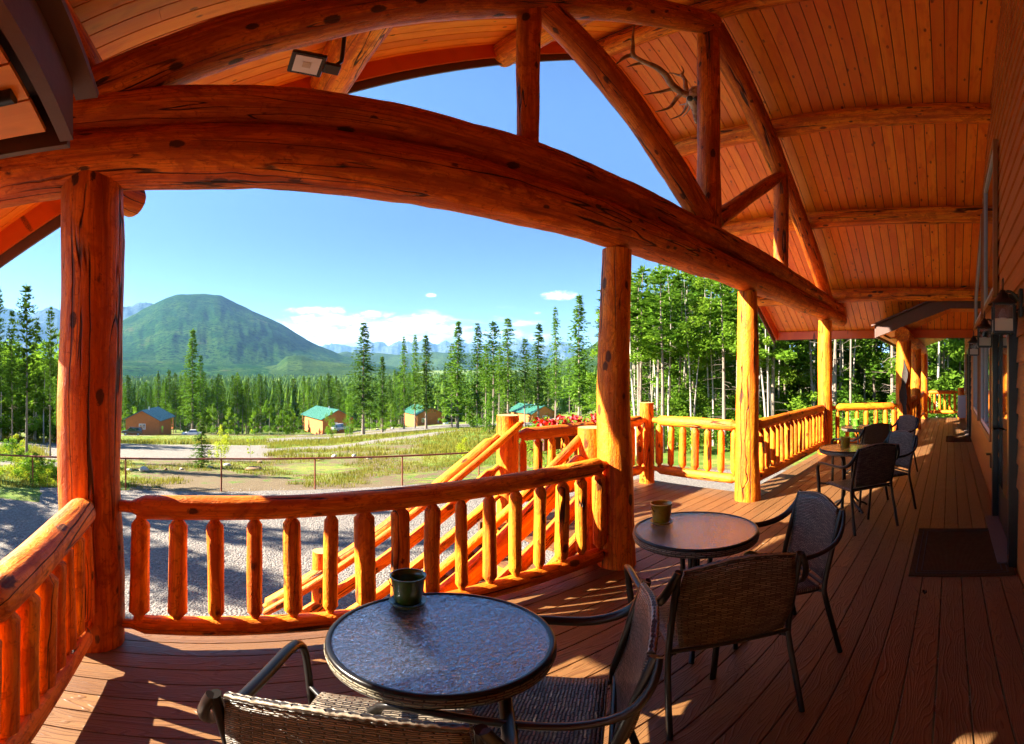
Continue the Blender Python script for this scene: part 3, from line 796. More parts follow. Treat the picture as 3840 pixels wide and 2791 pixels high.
def bucket(x, y, col, label, z=.716):
    t = thing('bucket', (x, y, z), label, 'bucket', 'painted tin buckets on the tables')
    m, k = newmat('tin_' + label.split()[0]); nz = k.noise(k.n('ShaderNodeTexCoord').outputs['Object'], 60, 3, .6)
    k.pbr(k.mix(k.sstep(nz, .4, .8), c4(*col), c4(*[c * .6 for c in col])), .28, None, **{'Coat Weight': .4})
    c = (x, y, z)
    mb = MB(); mb.lathe([(0, .012), (.043, .012), (.046, .02), (.058, .112), (.062, .115), (.062, .119), (.057, .119), (.052, .095), (.042, .03), (0, .03)], c, 28); mb.build('pail', m, t)
    mb = MB(); mb.lathe([(0, .0), (.05, .0), (.062, .012), (.064, .016), (.060, .016), (.05, .006), (0, .005)], c, 28); mb.build('saucer', m, t)
    mb = MB(); mb.lathe([(0, .062), (.046, .062), (.047, .066), (0, .067)], c, 20); mb.build('candle_wax', M['frost'], t)
    mb = MB(); A = [(x + .063 * math.cos(a), y + .02 + .0 * a + .063 * math.sin(a) * .2 - .03 * math.sin(a), z + .108 - .055 * math.sin(a)) for a in [i * PI / 10 for i in range(11)]]
    mb.tube(path(A, .01), .0018, 5); mb.build('bail_handle', M['frame'], t)
bucket(.637, 1.43, (.035, .10, .012), 'green dark tin bucket on the nearest glass table')
bucket(2.07, 1.458, (.42, .26, .015), 'ochre tin bucket at the left rim of the second glass table')
bucket(5.11, 1.16, (.50, .33, .02), 'golden tin bucket on the third glass table in front of the dark chair')
bucket(7.19, 1.46, (.16, .42, .03), 'lime green tin bucket on the farthest glass table')

# door mats
def mat_(x0, x1, y0, y1, label):
    t = thing('door_mat', ((x0 + x1) / 2, (y0 + y1) / 2, 0), label, 'door mat', 'brown mats before the doors')
    mb = MB(); mb.box(((x0 + x1) / 2, (y0 + y1) / 2, .006), (x1 - x0, y1 - y0, .010)); mb.build('mat_body', M['mat'], t, .003)
    mb = MB()
    for k in (.05, .09):
        for a, b in (((x0 + k, y0 + k), (x1 - k, y0 + k)), ((x0 + k, y1 - k), (x1 - k, y1 - k)), ((x0 + k, y0 + k), (x0 + k, y1 - k)), ((x1 - k, y0 + k), (x1 - k, y1 - k))):
            mb.beam((a[0], a[1], .0125), (b[0], b[1], .0125), .012, .004)
    mb.build('mat_border', M['mat2'], t)
m, t = newmat('ribbed_mat'); co = t.n('ShaderNodeTexCoord').outputs['Object']
wv = t.n('ShaderNodeTexWave', bands_direction='Y', ins={'Vector': co, 'Scale': 32.0, 'Distortion': .3})
nz = t.noise(co, 14, 4, .6)
t.pbr(t.mix(nz, c4(.050, .024, .008), c4(.10, .048, .018)), .95, t.bump(wv.outputs[1], .004, .8), **{'Specular IOR Level': .05}); M['mat'] = m
M['mat2'] = simple('mat_border', (.035, .018, .010), .85)
mat_(3.35, 4.50, -.47, .30, 'large brown door mat in front of the near door')
mat_(10.55, 11.5, -.48, .10, 'small dark door mat far along the porch')
t = thing('dry_leaf', (2.9, .17, 0), 'tiny curled dry leaf lying on the deck boards before the large mat', 'leaf')
lp = Vector((0, 0, 0)); az, el = ray(2900 + 1052 * .5405, 1900 + 608 * .5405); rr = CAMZ / math.tan(-el); lp = Vector((rr * math.sin(az), rr * math.cos(az), 0)); t.location = lp
mb = MB(); vs = []; 
for i in range(7):
    for j in range(5):
        u = i / 6 - .5; v = j / 4 - .5; w = (1 - (2 * u) ** 2) ** .5 if abs(u) < .5 else 0
        vs.append(lp + Vector((u * .045, v * .03 * w + .002, .004 + .05 * v * v + .014 * math.sin(u * 6) ** 2)))
mb.add(vs, [(i * 5 + j, i * 5 + j + 1, (i + 1) * 5 + j + 1, (i + 1) * 5 + j) for i in range(6) for j in range(4)], None, 0, True); mb.build('leaf_blade', M['mat2'], t)
mb = MB(); mb.tube([lp + Vector((.02, 0, .005)), lp + Vector((.04, .006, .012))], .0012, 5); mb.build('leaf_stem', M['mat2'], t)

# elk skull with antlers on the king post
t = thing('elk_skull', (4.1, 2.62, 4.8), 'weathered elk skull with long brown antlers hanging on the king post', 'skull')
def ap(x, y, d): return at_y(2280 + x * .2549, 80 + y * .2549, d)
m, k = newmat('antler'); nz = k.noise(k.n('ShaderNodeTexCoord').outputs['Object'], 9, 4, .6)
k.pbr(k.mix(k.sstep(nz, .3, .7), c4(.17, .075, .03), c4(.40, .24, .12)), .5, k.bump(nz, .01, .5)); M['antler'] = m
m, k = newmat('old_bone'); nz = k.noise(k.n('ShaderNodeTexCoord').outputs['Object'], 13, 5, .65)
k.pbr(k.mix(k.sstep(nz, .42, .62), c4(.62, .45, .28), c4(.22, .09, .035)), .6, k.bump(nz, .012, .8)); M['bone'] = m
def tine(mb, pts, r0, d0, d1, r1=.004):
    n = len(pts); P = path([ap(x, y, d0 + (d1 - d0) * i / (n - 1)) for i, (x, y) in enumerate(pts)], .03)
    k = len(P); mb.tube(P, [1.4 * (r0 + (r1 - r0) * (i / (k - 1)) ** 1.3) for i in range(k)], 9, rn=.08)
a = MB()
tine(a, [(1150, 1080), (1060, 1030), (930, 920), (850, 790), (720, 680), (560, 610), (430, 545), (365, 480), (368, 350), (365, 240), (385, 60)], .030, 2.60, 2.75, .004)
tine(a, [(400, 520), (330, 500), (230, 540), (110, 640)], .020, 2.72, 2.80)
tine(a, [(560, 615), (450, 620), (280, 670)], .016, 2.7, 2.78)
tine(a, [(365, 270), (310, 265), (220, 310)], .010, 2.75, 2.8)
tine(a, [(1020, 1020), (930, 1000), (800, 1030), (530, 1080)], .017, 2.62, 2.8)
tine(a, [(1090, 1060), (1020, 1120), (900, 1270), (700, 1330)], .019, 2.6, 2.8)
a.build('antler', M['antler'], t)
a = MB()
tine(a, [(1180, 1070), (1145, 980), (1135, 870), (1085, 790), (1112, 730), (1075, 655)], .022, 2.66, 3.0)
tine(a, [(1090, 800), (1030, 790), (960, 765), (865, 760)], .013, 2.9, 3.05)
tine(a, [(1190, 1130), (1160, 1240), (1080, 1370), (920, 1442)], .016, 2.66, 2.95)
tine(a, [(1200, 1160), (1195, 1290), (1100, 1402)], .012, 2.7, 3.0)
tine(a, [(1180, 1190), (1120, 1220), (1050, 1230)], .008, 2.7, 2.9)
a.build('antler', M['antler'], t)
mb = MB(); S = [((1290, 985), .050), ((1285, 1040), .085), ((1275, 1120), .088), ((1275, 1200), .072), ((1290, 1290), .056), ((1300, 1370), .042), ((1300, 1440), .034), ((1305, 1500), .018)]
P = path([ap(x, y, 2.62) for (x, y), r in S], .02); 
n = len(P); rs = [float(np.interp(i / (n - 1) * 7, range(8), [r for _, r in S])) * (1 + .12 * noise.noise(Vector((i * .5, 3, 1)))) for i in range(n)]
mb.tube(P, rs, 16, rn=.16); sk = mb.build('cranium', M['bone'], t)
for q in ((1205, 1135), (1300, 1140)):
    mb = MB(); c = ap(q[0], q[1], 2.545); mb.lathe([(.004, -.03), (.026, -.024), (.034, 0), (.026, .024), (.004, .03)], c, 14); mb.build('eye_socket', M['scar'], sk)

# petunias in a planter on the outside of the landing railing
m, k = newmat('petunia_red'); inf = k.n('ShaderNodeTexCoord').outputs['Object']; nz = k.noise(inf, 30, 2)
b = k.pbr(k.mix(nz, c4(.42, .003, .010), c4(.62, .012, .025)), .6, None, **{'Subsurface Weight': 0.0}); M['petal'] = m
def leafmat(name, ca, cb, cc, tr=.35, sc_=3.0):
    m, k = newmat(name); co = k.attr('gc')
    nz = k.noise(co, sc_, 3, .6); n2 = k.noise(co, sc_ * 7, 2, .6)
    oi = k.n('ShaderNodeObjectInfo').outputs['Random']
    if name == 'far_forest': oi = k.n('ShaderNodeTexWhiteNoise', ins={'Vector': co}).outputs[0]
    col = k.mix(k.sstep(nz, .35, .65), c4(*ca), c4(*cb)); col = k.mix(k.math('MULTIPLY', k.sstep(n2, .5, .7), .6), col, c4(*cc))
    col = k.mix(k.math('MULTIPLY', oi, .8 if name == 'far_forest' else .45), col, c4((cb[0] + cc[0]) * .55, (cb[1] + cc[1]) * .45, cb[2]))
    d = k.n('ShaderNodeBsdfDiffuse', ins={0: col}); tl = k.n('ShaderNodeBsdfTranslucent', ins={0: k.mix(.5, col, c4(cb[0] * 1.6, cb[1] * 1.5, cb[2]))})
    mx = k.n('ShaderNodeMixShader', ins={0: tr, 1: d.outputs[0], 2: tl.outputs[0]}); k.t.links.new(mx.outputs[0], k.out.inputs[0])
    return m
M['leaf'] = leafmat('broad_leaves', (0.047, 0.116, 0.010), (0.092, 0.199, 0.019), (0.169, 0.261, 0.028), .42)
M['leafb'] = leafmat('birch_leaves', (0.068, 0.154, 0.012), (0.135, 0.261, 0.022), (0.237, 0.321, 0.038), .45)
M['leafy'] = leafmat('yellow_green_leaves', (0.182, 0.262, 0.015), (0.343, 0.404, 0.032), (0.514, 0.423, 0.047), .45)
M['needle'] = leafmat('dark_needles', (0.039, 0.097, 0.017), (0.076, 0.163, 0.022), (0.144, 0.246, 0.030), .2)
M['needleb'] = leafmat('fresh_needles', (0.060, 0.154, 0.017), (0.114, 0.240, 0.024), (0.202, 0.339, 0.035), .28)
M['autumn'] = leafmat('orange_leaves', (0.216, 0.086, 0.014), (0.324, 0.158, 0.022), (0.288, 0.216, 0.029), .4)
def quad_leaf(vs, fs, gs, p, s, rnd, flat=.0, asp=.6):
    a = Vector((rnd.gauss(0, 1), rnd.gauss(0, 1), rnd.gauss(0, 1) * (1 - flat))).normalized()
    b = a.cross(Vector((rnd.gauss(0, 1), rnd.gauss(0, 1), rnd.gauss(0, 1)))).normalized()
    o = len(vs); a = a * s; b = b * (s * asp)
    vs += [p - a, p + b * .8 - a * .1, p + a, p - b * .8 - a * .1]; gs += [tuple(p)] * 4; fs.append((o, o + 1, o + 2, o + 3))
t = thing('flower_planter', (4.05, 4.12, .8), 'planter of red petunias with trailing vines hung outside the landing railing', 'planter')
mb = MB(); mb.beam((3.45, 4.13, .76), (4.65, 4.13, .76), .20, .20); mb.build('planter_box', M['dark_fascia'], t, .01)
rnd = random.Random(5); vs = []; fs = []; gs = []
for i in range(2600):
    x = rnd.uniform(3.38, 4.72)
    if rnd.random() < .45: p = Vector((x, 4.13 + rnd.gauss(0, .10), .84 + abs(rnd.gauss(0, .08))))
    else: p = Vector((x, 4.15 + rnd.gauss(0, .09), .85 - rnd.random() ** 1.4 * (.75 + .4 * math.sin(x * 9))))
    quad_leaf(vs, fs, gs, p, .024, rnd)
mb = MB(); mb.add(vs, fs, gs); mb.build('foliage', M['leafb'], t)
for i in range(64):
    x = rnd.uniform(3.36, 4.68); p = Vector((x, 4.09 + rnd.gauss(0, .09), .93 + rnd.uniform(0, .10)))
    mb = MB(); n = Vector((rnd.gauss(0, .5) - .2, rnd.gauss(0, .5) - .5, 1)).normalized(); u = n.orthogonal().normalized(); v = n.cross(u)
    rg = []
    for k in range(10):
        a = k / 10 * 2 * PI; rr = .036 * (1 if k % 2 else .78); rg.append(p + u * rr * math.cos(a) + v * rr * math.sin(a) + n * .012)
    mb.add([p - n * .02] + rg, [(0, k + 1, (k + 1) % 10 + 1) for k in range(10)], None, 0, True); mb.build('petunia_bloom', M['petal'], t)
# ------------------------------------------------------------------ land
def smooth(a, b, x):
    t = min(1, max(0, (x - a) / (b - a))); return t * t * (3 - 2 * t)
AZS = [-3.2, -1.2, -.3, .25, .33, .50, .69, .85, 1.0, 3.2]
SLS = [.02, .06, .1167, .1167, .1096, .096, .091, .055, .018, .01]
def ground(x, y):
    r = math.hypot(x, y); az = math.atan2(x, y)
    if az < -PI * .75: az = PI
    s = float(np.interp(az, AZS, SLS))
    d = max(0.0, r - 12)
    z = -1.5 - s * min(d, 175) + s * 2.0 * (1 - math.exp(-d / 2.0)) * 0
    d2 = max(0, min(r, 420) - 187)
    z -= .085 * d2 * (1 if az < .85 else .3) * 1.0 * (1 - d2 / 600)
    if r > 420: z += (r - 420) * .0145
    k = smooth(14, 40, r)
    z += k * (.5 * noise.noise(Vector((x * .03, y * .03, 1))) + .12 * noise.noise(Vector((x * .15, y * .15, 4))))
    return z
def zone(x, y):
    """(track or lot, grass, near gravel) weights of the real surface at x,y"""
    r = math.hypot(x, y); az = math.atan2(x, y)
    px = X0 + F * az; el = math.atan2(ground(x, y) - CAMZ, r)
    grav = 1 - smooth(11.75, 12.0, y) if az < .62 else 1 - smooth(13.6, 14.6, r)
    if az < -.36: grav = 1 - smooth(9.8, 10.4, y)
    if az > .62 : grav = max(grav, 1 - smooth(14.2, 15.5, r)) 
    lot = 0.0
    # lot and drive in front of the first cabin
    if -.5 < az < .36:
        lot = smooth(22.5, 24, r) * (1 - smooth(46, 48.5, r)) * (1 - smooth(.10, .14, az)) * smooth(-.38, -.33, az)
    # drive curving to the right
    def band(c, w): return 1 - smooth(w * .75, w * 1.15, abs(r - c))
    if -.02 < az < .75:
        c = float(np.interp(az, [0, .147, .3, .45, .564, .66, .75], [30, 35, 42, 52, 66, 82, 95])); lot = max(lot, band(c, float(np.interp(az, [0, .15, .6], [6, 3.2, 4.0]))))
        c2 = float(np.interp(az, [0, .13, .25, .42, .6], [60, 62, 78, 105, 128])); lot = max(lot, band(c2, 9) * smooth(.10, .14, az))
    if az < .7: lot = max(lot, band(104 if az < .2 else 118, 8) * (1 if az < .12 or az > .18 else .3))
    if az < -.3: lot = max(lot, band(20.5, 1.3), band(38, 4))
    grass = 0.0
    berm = smooth(46.5, 49, r) * (1 - smooth(84, 92, r)) * (1 if az < .16 else 0)
    grass = max(grass, berm)
    if az > .0:
        c = float(np.interp(az, [0, .147, .3, .45, .564, .66, .75], [30, 35, 42, 52, 66, 82, 95]))
        grass = max(grass, smooth(c + 3, c + 5, r) * (1 - smooth(c + 26, c + 34, r)), smooth(c - 9, c - 4, r) * (1 - smooth(c - 2, c - 1, r)) * .8)
        if az > .45: grass = max(grass, .75 * smooth(14, 20, r))
    if az < -.17: grass = max(grass, smooth(10.2, 11, r) * .9)
    grass = max(grass, smooth(120, 140, r), .50 * smooth(12.2, 14, r))
    if az > .72: grass = max(grass, smooth(15, 17, r))
    return lot * (1 - grav), grass * (1 - grav) * (1 - lot), grav
vs = []; cols = []; fs = []
rs = [0.0]
r = 2.0
while r < 17500:
    rs.append(r); r *= 1.022 if r < 200 else 1.06
NA = 720
azs = [-PI + 2 * PI * i / NA for i in range(NA)]
# finer spokes in the directions that are seen
azs = [(-PI + 2 * PI * i / 120) for i in range(120) if not (-1.3 < -PI + 2 * PI * i / 120 < 1.9)] + [-1.3 + 3.2 * i / 640 for i in range(641)]
azs.sort(); NA = len(azs)
for r in rs:
    for a in azs:
        x, y = r * math.sin(a), r * math.cos(a)
        vs.append((x, y, ground(x, y))); cols.append(zone(x, y) if 3 < r < 500 else (0, 1 if r > 100 else 0, 0 if r > 100 else 1))
for i in range(len(rs) - 1):
    for k in range(NA):
        l = (k + 1) % NA
        fs.append((i * NA + k, (i + 1) * NA + k, (i + 1) * NA + l, i * NA + l))
me = bpy.data.meshes.new('ground'); me.from_pydata(vs, [], fs)
at = me.attributes.new('zone', 'FLOAT_VECTOR', 'POINT'); at.data.foreach_set('vector', [c for g in cols for c in g])
me.polygons.foreach_set('use_smooth', [True] * len(me.polygons))
m, t = newmat('ground_cover'); co = t.n('ShaderNodeTexCoord').outputs['Object']
zs = t.n('ShaderNodeSeparateXYZ', ins={0: t.attr('zone')})
big = t.noise(co, .35, 4, .6); mid = t.noise(co, 2.2, 4, .65); fin = t.noise(co, 24, 3, .7)
peb = t.n('ShaderNodeTexVoronoi', ins={'Vector': co, 'Scale': 34.0})
peb2 = t.n('ShaderNodeTexVoronoi', ins={'Vector': co, 'Scale': 15.0})
gravc = t.mix(t.n('ShaderNodeSeparateColor', ins={0: peb.outputs['Color']}).outputs[0], c4(0.091, 0.081, 0.078), c4(0.251, 0.222, 0.191))
gravc = t.mix(t.math('MULTIPLY', t.n('ShaderNodeSeparateColor', ins={0: peb2.outputs['Color']}).outputs[1], .4), gravc, c4(0.209, 0.166, 0.144))
dirt = t.mix(mid, c4(0.110, 0.075, 0.041), c4(0.170, 0.126, 0.075)); dirt = t.mix(t.math('MULTIPLY', t.sstep(fin, .5, .7), .5), dirt, c4(0.102, 0.069, 0.037))
road = t.mix(mid, c4(0.153, 0.134, 0.112), c4(0.213, 0.190, 0.162))
gr = t.mix(t.sstep(big, .4, .6), c4(0.083, 0.151, 0.018), c4(0.216, 0.219, 0.045)); gr = t.mix(t.sstep(mid, .45, .7), gr, c4(0.057, 0.131, 0.013)); gr = t.mix(t.math('MULTIPLY', t.sstep(fin, .5, .7), .5), gr, c4(0.031, 0.069, 0.008))
ng = t.math('ADD', t.math('MULTIPLY', mid, .55), t.math('MULTIPLY', big, .45))
gw = t.sstep(t.math('ADD', zs.outputs[1], t.math('MULTIPLY', t.math('SUBTRACT', ng, .5), 1.9)), .46, .60)
col = t.mix(gw, dirt, gr)
rw = t.sstep(t.math('ADD', zs.outputs[0], t.math('MULTIPLY', t.math('SUBTRACT', mid, .5), .5)), .42, .58)
col = t.mix(rw, col, road)
vw = t.sstep(t.math('ADD', zs.outputs[2], t.math('MULTIPLY', t.math('SUBTRACT', mid, .5), .6)), .4, .6)
col = t.mix(vw, col, gravc)
h = t.math('ADD', t.math('MULTIPLY', peb.outputs['Distance'], -1.0), t.math('MULTIPLY', fin, .8))
t.pbr(col, .95, t.bump(h, .02, .9), **{'Specular IOR Level': .12})
me.materials.append(m); g = bpy.data.objects.new('ground', me); COL.objects.link(g); tag(g, kind='structure')

# ------------------------------------------------------------------ mountains
def land_mat(name, ca, cb, cc, rock=None, scl=.004):
    m, t = newmat(name); co = t.n('ShaderNodeTexCoord').outputs['Object']
    a = t.noise(co, scl, 5, .6, .3); b = t.noise(co, scl * 9, 5, .7); c_ = t.noise(co, scl * 40, 3, .7)
    col = t.mix(t.sstep(a, .4, .62), c4(*ca), c4(*cb)); col = t.mix(t.sstep(b, .45, .62), col, c4(*cc))
    col = t.mix(t.math('MULTIPLY', t.sstep(c_, .45, .65), .55), col, c4(cc[0] * .5, cc[1] * .6, cc[2] * .6))
    if rock: col = t.mix(t.sstep(t.math('ADD', a, t.math('MULTIPLY', c_, .3)), .78, .86), col, c4(*rock))
    t.pbr(col, 1.0, **{'Specular IOR Level': 0.0}, normal=t.bump(t.math('ADD', b, c_), 7 if scl > .001 else 60, .8)); return m
def ridge(name, prof, D0, D1, D2, mat, amp, na=260, nr=60, seed=0, base=-10, spur=.16, jag=0.0, sharp=1.1):
    """a real mountain: a height field whose crest stands D1 metres away, its foot at D0, its back at D2"""
    pts = [((p[0] - X0) / F, (HOR - p[1]) / F) for p in prof]
    A = [p[0] for p in pts]; E = [p[1] for p in pts]
    if not jag:   # round the crest a little
        A2 = np.linspace(A[0], A[-1], 400); E2 = np.interp(A2, A, E); kw = np.exp(-np.linspace(-2, 2, 19) ** 2); kw /= kw.sum()
        E2 = np.convolve(np.pad(E2, 9, mode='edge'), kw, 'valid'); A, E = list(A2), list(E2)
    a0, a1 = A[0] - .12, A[-1] + .12
    vs = []; fs = []
    for j in range(nr + 1):
        f = j / nr; d = D0 + (D2 - D0) * f
        for i in range(na + 1):
            a = a0 + (a1 - a0) * i / na
            e = float(np.interp(a, A, E, left=E[0] * max(0, 1 - (A[0] - a) / .10), right=E[-1] * max(0, 1 - (a - A[-1]) / .10)))
            H = D1 * math.tan(e) + CAMZ - base
            if jag: H *= 1 + jag * noise.fractal(Vector((a * 34, seed, 0)), .7, 2.1, 5)
            q = (d - D0) / (D1 - D0) if d < D1 else 1 - (d - D1) / (D2 - D1)
            q = max(0, min(1, q))
            x, y = d * math.sin(a), d * math.cos(a)
            sp = noise.fractal(Vector((a * 9 * D1 / 4500 * 1.2, d / 1500, seed)), .9, 2.0, 5)
            w = q ** sharp
            z = base + H * (w + spur * sp * 4 * w * (1 - w)) + amp * noise.fractal(Vector((x / 260, y / 260, seed)), .8, 2.2, 5) * min(1, q * 3)
            vs.append((x, y, z))
    for j in range(nr):
        for i in range(na):
            k = j * (na + 1) + i; fs.append((k, k + 1, k + na + 2, k + na + 1))
    me = bpy.data.meshes.new(name); me.from_pydata(vs, [], fs); me.polygons.foreach_set('use_smooth', [True] * len(fs)); me.materials.append(mat)
    o = bpy.data.objects.new(name, me); COL.objects.link(o); tag(o, kind='structure'); return o
green = land_mat('mountain_green', (.013, .047, .009), (.036, .078, .013), (.003, .018, .007), (.07, .07, .025))
dgreen = land_mat('hill_forest', (.030, .062, .016), (.055, .092, .022), (.016, .036, .012), None, .006)
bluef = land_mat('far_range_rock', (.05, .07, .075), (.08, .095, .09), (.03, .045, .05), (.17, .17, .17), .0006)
ridge('mountain', [(200, 1345), (330, 1275), (420, 1222), (481, 1190), (560, 1150), (610, 1122), (669, 1103), (738, 1102), (790, 1104), (830, 1108), (876, 1132), (930, 1156), (980, 1181), (1066, 1221), (1110, 1250), (1153, 1276), (1211, 1304), (1285, 1336), (1370, 1352), (1450, 1372)], 2300, 4200, 6800, green, 9, 300, 90, 3, spur=.075)
ridge('foothill', [(1040, 1372), (1075, 1340), (1130, 1334), (1190, 1350), (1300, 1366), (1400, 1376)], 1700, 2300, 3000, dgreen, 10, 120, 30, 8, spur=.2)
ridge('foothill', [(-60, 1352), (120, 1345), (240, 1350), (480, 1352), (640, 1354), (860, 1362), (1000, 1372)], 1650, 2500, 3300, green, 8, 200, 30, 12, spur=.2)
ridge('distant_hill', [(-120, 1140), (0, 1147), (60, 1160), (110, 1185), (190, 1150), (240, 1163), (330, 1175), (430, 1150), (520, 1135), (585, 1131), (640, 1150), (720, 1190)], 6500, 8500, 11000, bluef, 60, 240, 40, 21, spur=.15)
ridge('distant_hill', [(1180, 1340), (1290, 1318), (1400, 1322), (1480, 1330), (1560, 1322), (1700, 1318), (1800, 1330), (1900, 1340), (2100, 1345)], 4300, 5600, 7000, dgreen, 20, 200, 36, 31, spur=.2)
ridge('distant_hill', [(2150, 1340), (2230, 1290), (2290, 1235), (2400, 1150), (2520, 1080), (2600, 1100), (2800, 1200)], 900, 1500, 2200, dgreen, 12, 160, 50, 41, spur=.2)
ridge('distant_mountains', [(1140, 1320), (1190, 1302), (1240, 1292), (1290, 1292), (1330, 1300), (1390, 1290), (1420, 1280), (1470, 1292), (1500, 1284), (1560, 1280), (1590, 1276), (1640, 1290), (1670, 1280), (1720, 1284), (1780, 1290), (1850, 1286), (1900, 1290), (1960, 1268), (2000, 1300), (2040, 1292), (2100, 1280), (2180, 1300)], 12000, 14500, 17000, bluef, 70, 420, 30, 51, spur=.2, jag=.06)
# ------------------------------------------------------------------ vegetation
M['bark'] = simple('grey_bark', (.20, .15, .115), .9, var=.45, nscale=3.0, bump=.02)
M['birch'] = simple('pale_bark', (.34, .29, .235), .85, var=.3, nscale=4.0, bump=.01)
def mesh_of(name, vs, fs, gs, mat, smooth=False):
    me = bpy.data.meshes.new(name); me.from_pydata(vs, [], fs)
    at = me.attributes.new('gc', 'FLOAT_VECTOR', 'POINT'); at.data.foreach_set('vector', [c for g in gs for c in g])
    if smooth: me.polygons.foreach_set('use_smooth', [True] * len(fs))
    me.materials.append(mat); return me
def trunk_mesh(h, r, rnd, mat, dead=0, lean=.01, dead0=.12, dead1=.6):
    mb = MB(); n = 10; ph = rnd.random() * 6
    ps = [Vector((math.sin(i * .6 + ph) * lean * i * h / 10, math.cos(i * .5 + ph) * lean * i * h / 10, h * i / n)) for i in range(n + 1)]
    ps = [p - Vector((ps[0].x, ps[0].y, 0)) for p in ps]
    mb.tube(ps, [r * (1 - .9 * (i / n)) * (1.35 if i == 0 else 1) for i in range(n + 1)], 7)
    for i in range(dead):
        f = rnd.uniform(dead0, dead1); p = ps[0].lerp(ps[-1], f); k = f * n; p = ps[int(k)].lerp(ps[min(n, int(k) + 1)], k % 1)
        a = rnd.random() * 2 * PI; L = rnd.uniform(.25, 1.0) * h * .055
        d = Vector((math.cos(a), math.sin(a), rnd.uniform(-.5, .25)))
        q = p + d * L; w = q + Vector((d.x * .4, d.y * .4, rnd.uniform(-.4, .1))) * L
        mb.tube([p, q, w], [r * .13, r * .08, r * .03], 3, caps=False)
    me = bpy.data.meshes.new('trunk'); me.from_pydata(mb.v, [], mb.f); me.polygons.foreach_set('use_smooth', [True] * len(mb.f)); me.materials.append(mat)
    return me, ps
def conifer(h, rad, cb, rnd, mat, kind='spruce', dens=1.0, tr=None, clump=.30, dead=10):
    """a trunk and a crown of separate drooping boughs, each a spray of needle tufts"""
    tm, ps = trunk_mesh(h, tr or h * .0085, rnd, M['bark'], dead, .004, .1, cb + .08)
    vs = []; fs = []; gs = []
    def at_h(f):
        k = f * (len(ps) - 1); return ps[min(len(ps) - 2, int(k))].lerp(ps[min(len(ps) - 1, int(k) + 1)], k - min(len(ps) - 2, int(k)))
    lev = int((1 - cb) * h / (.30 if kind != 'pine' else .36) * dens)
    for i in range(lev):
        f = cb + (1 - cb) * ((i + rnd.random() * .7) / lev) ** .95
        t = (f - cb) / (1 - cb)
        if kind == 'spruce': w = rad * (1 - t) ** .85 * (.45 + .55 * min(1, t * 5 + .3))
        elif kind == 'larch': w = rad * (1 - t) ** .7 * (.35 + .65 * min(1, t * 3 + .2)) * rnd.uniform(.6, 1.1)
        else: w = rad * (math.sin(PI * min(1, .12 + t * .88)) ** .6) * (1 - .35 * t) * rnd.uniform(.6, 1.1)
        nb = 7 if kind != 'pine' else 6
        for b in range(nb):
            if rnd.random() < .12: continue
            a = rnd.random() * 2 * PI; L = max(.16, w * rnd.uniform(.55, 1.12))
            up = .12 if kind == 'spruce' else -.05 if kind == 'larch' else .35
            c, s = math.cos(a), math.sin(a); o = at_h(f)
            m = max(2, int(L / clump * 1.25))
            for k in range(m):
                q = (k + .6) / m
                zz = up * L * q - (.38 if kind == 'spruce' else .30 if kind == 'larch' else .1) * L * q * q + (.12 * L * q ** 4 if kind == 'spruce' else 0)
                p = o + Vector((c * L * q, s * L * q, zz)) + Vector((rnd.gauss(0, .05), rnd.gauss(0, .05), rnd.gauss(0, .05))) * L
                sz = clump * rnd.uniform(.55, 1.05) * (1.15 - .5 * q) * (1 if kind != 'pine' else 1.15)
                for e in range(4):
                    aa = a + rnd.gauss(0, .8); el = rnd.gauss(-.15 if kind != 'pine' else .3, .35)
                    d = Vector((math.cos(aa) * math.cos(el), math.sin(aa) * math.cos(el), math.sin(el)))
                    sd = Vector((-math.sin(aa), math.cos(aa), rnd.gauss(0, .5))).normalized()
                    j = len(vs); vs += [p - sd * sz * .30, p + sd * sz * .30, p + d * sz * 1.1]; gs += [tuple(p)] * 3; fs.append((j, j + 1, j + 2))
    # leader
    tp = ps[-1]
    for e in range(10):
        a = rnd.random() * 2 * PI; p = tp - Vector((0, 0, rnd.random() * .5)); j = len(vs)
        vs += [p, p + Vector((math.cos(a) * .08, math.sin(a) * .08, .1)), p + Vector((math.cos(a) * .12, math.sin(a) * .12, .42))]; gs += [tuple(p)] * 3; fs.append((j, j + 1, j + 2))
    return tm, mesh_of('crown', vs, fs, gs, mat)
def broad(h, rad, cb, rnd, mat, n=3600, leaf=.11, tr=None, bark='birch', blobs=16, col=1.0):
    tm, ps = trunk_mesh(h * .95, tr or h * .008, rnd, M[bark], 9, .012, .25, .9)
    B = []
    for i in range(blobs):
        f = cb + (1 - cb) * rnd.random(); w = rad * (math.sin(PI * min(.98, .15 + (f - cb) / (1 - cb) * .8)) ** .7)
        a = rnd.random() * 2 * PI; rr = w * rnd.random() ** .6
        B.append((Vector((math.cos(a) * rr, math.sin(a) * rr, f * h)), rnd.uniform(.22, .42) * rad))
    vs = []; fs = []; gs = []
    for i in range(n):
        c, r = B[i % blobs]
        d = Vector((rnd.gauss(0, 1), rnd.gauss(0, 1), rnd.gauss(0, 1))).normalized() * (r * rnd.uniform(.55, 1.1))
        d.z *= .8
        quad_leaf(vs, fs, gs, c + d, leaf * rnd.uniform(.6, 1.2), rnd, .3, .62)
    return tm, mesh_of('crown', vs, fs, gs, mat)
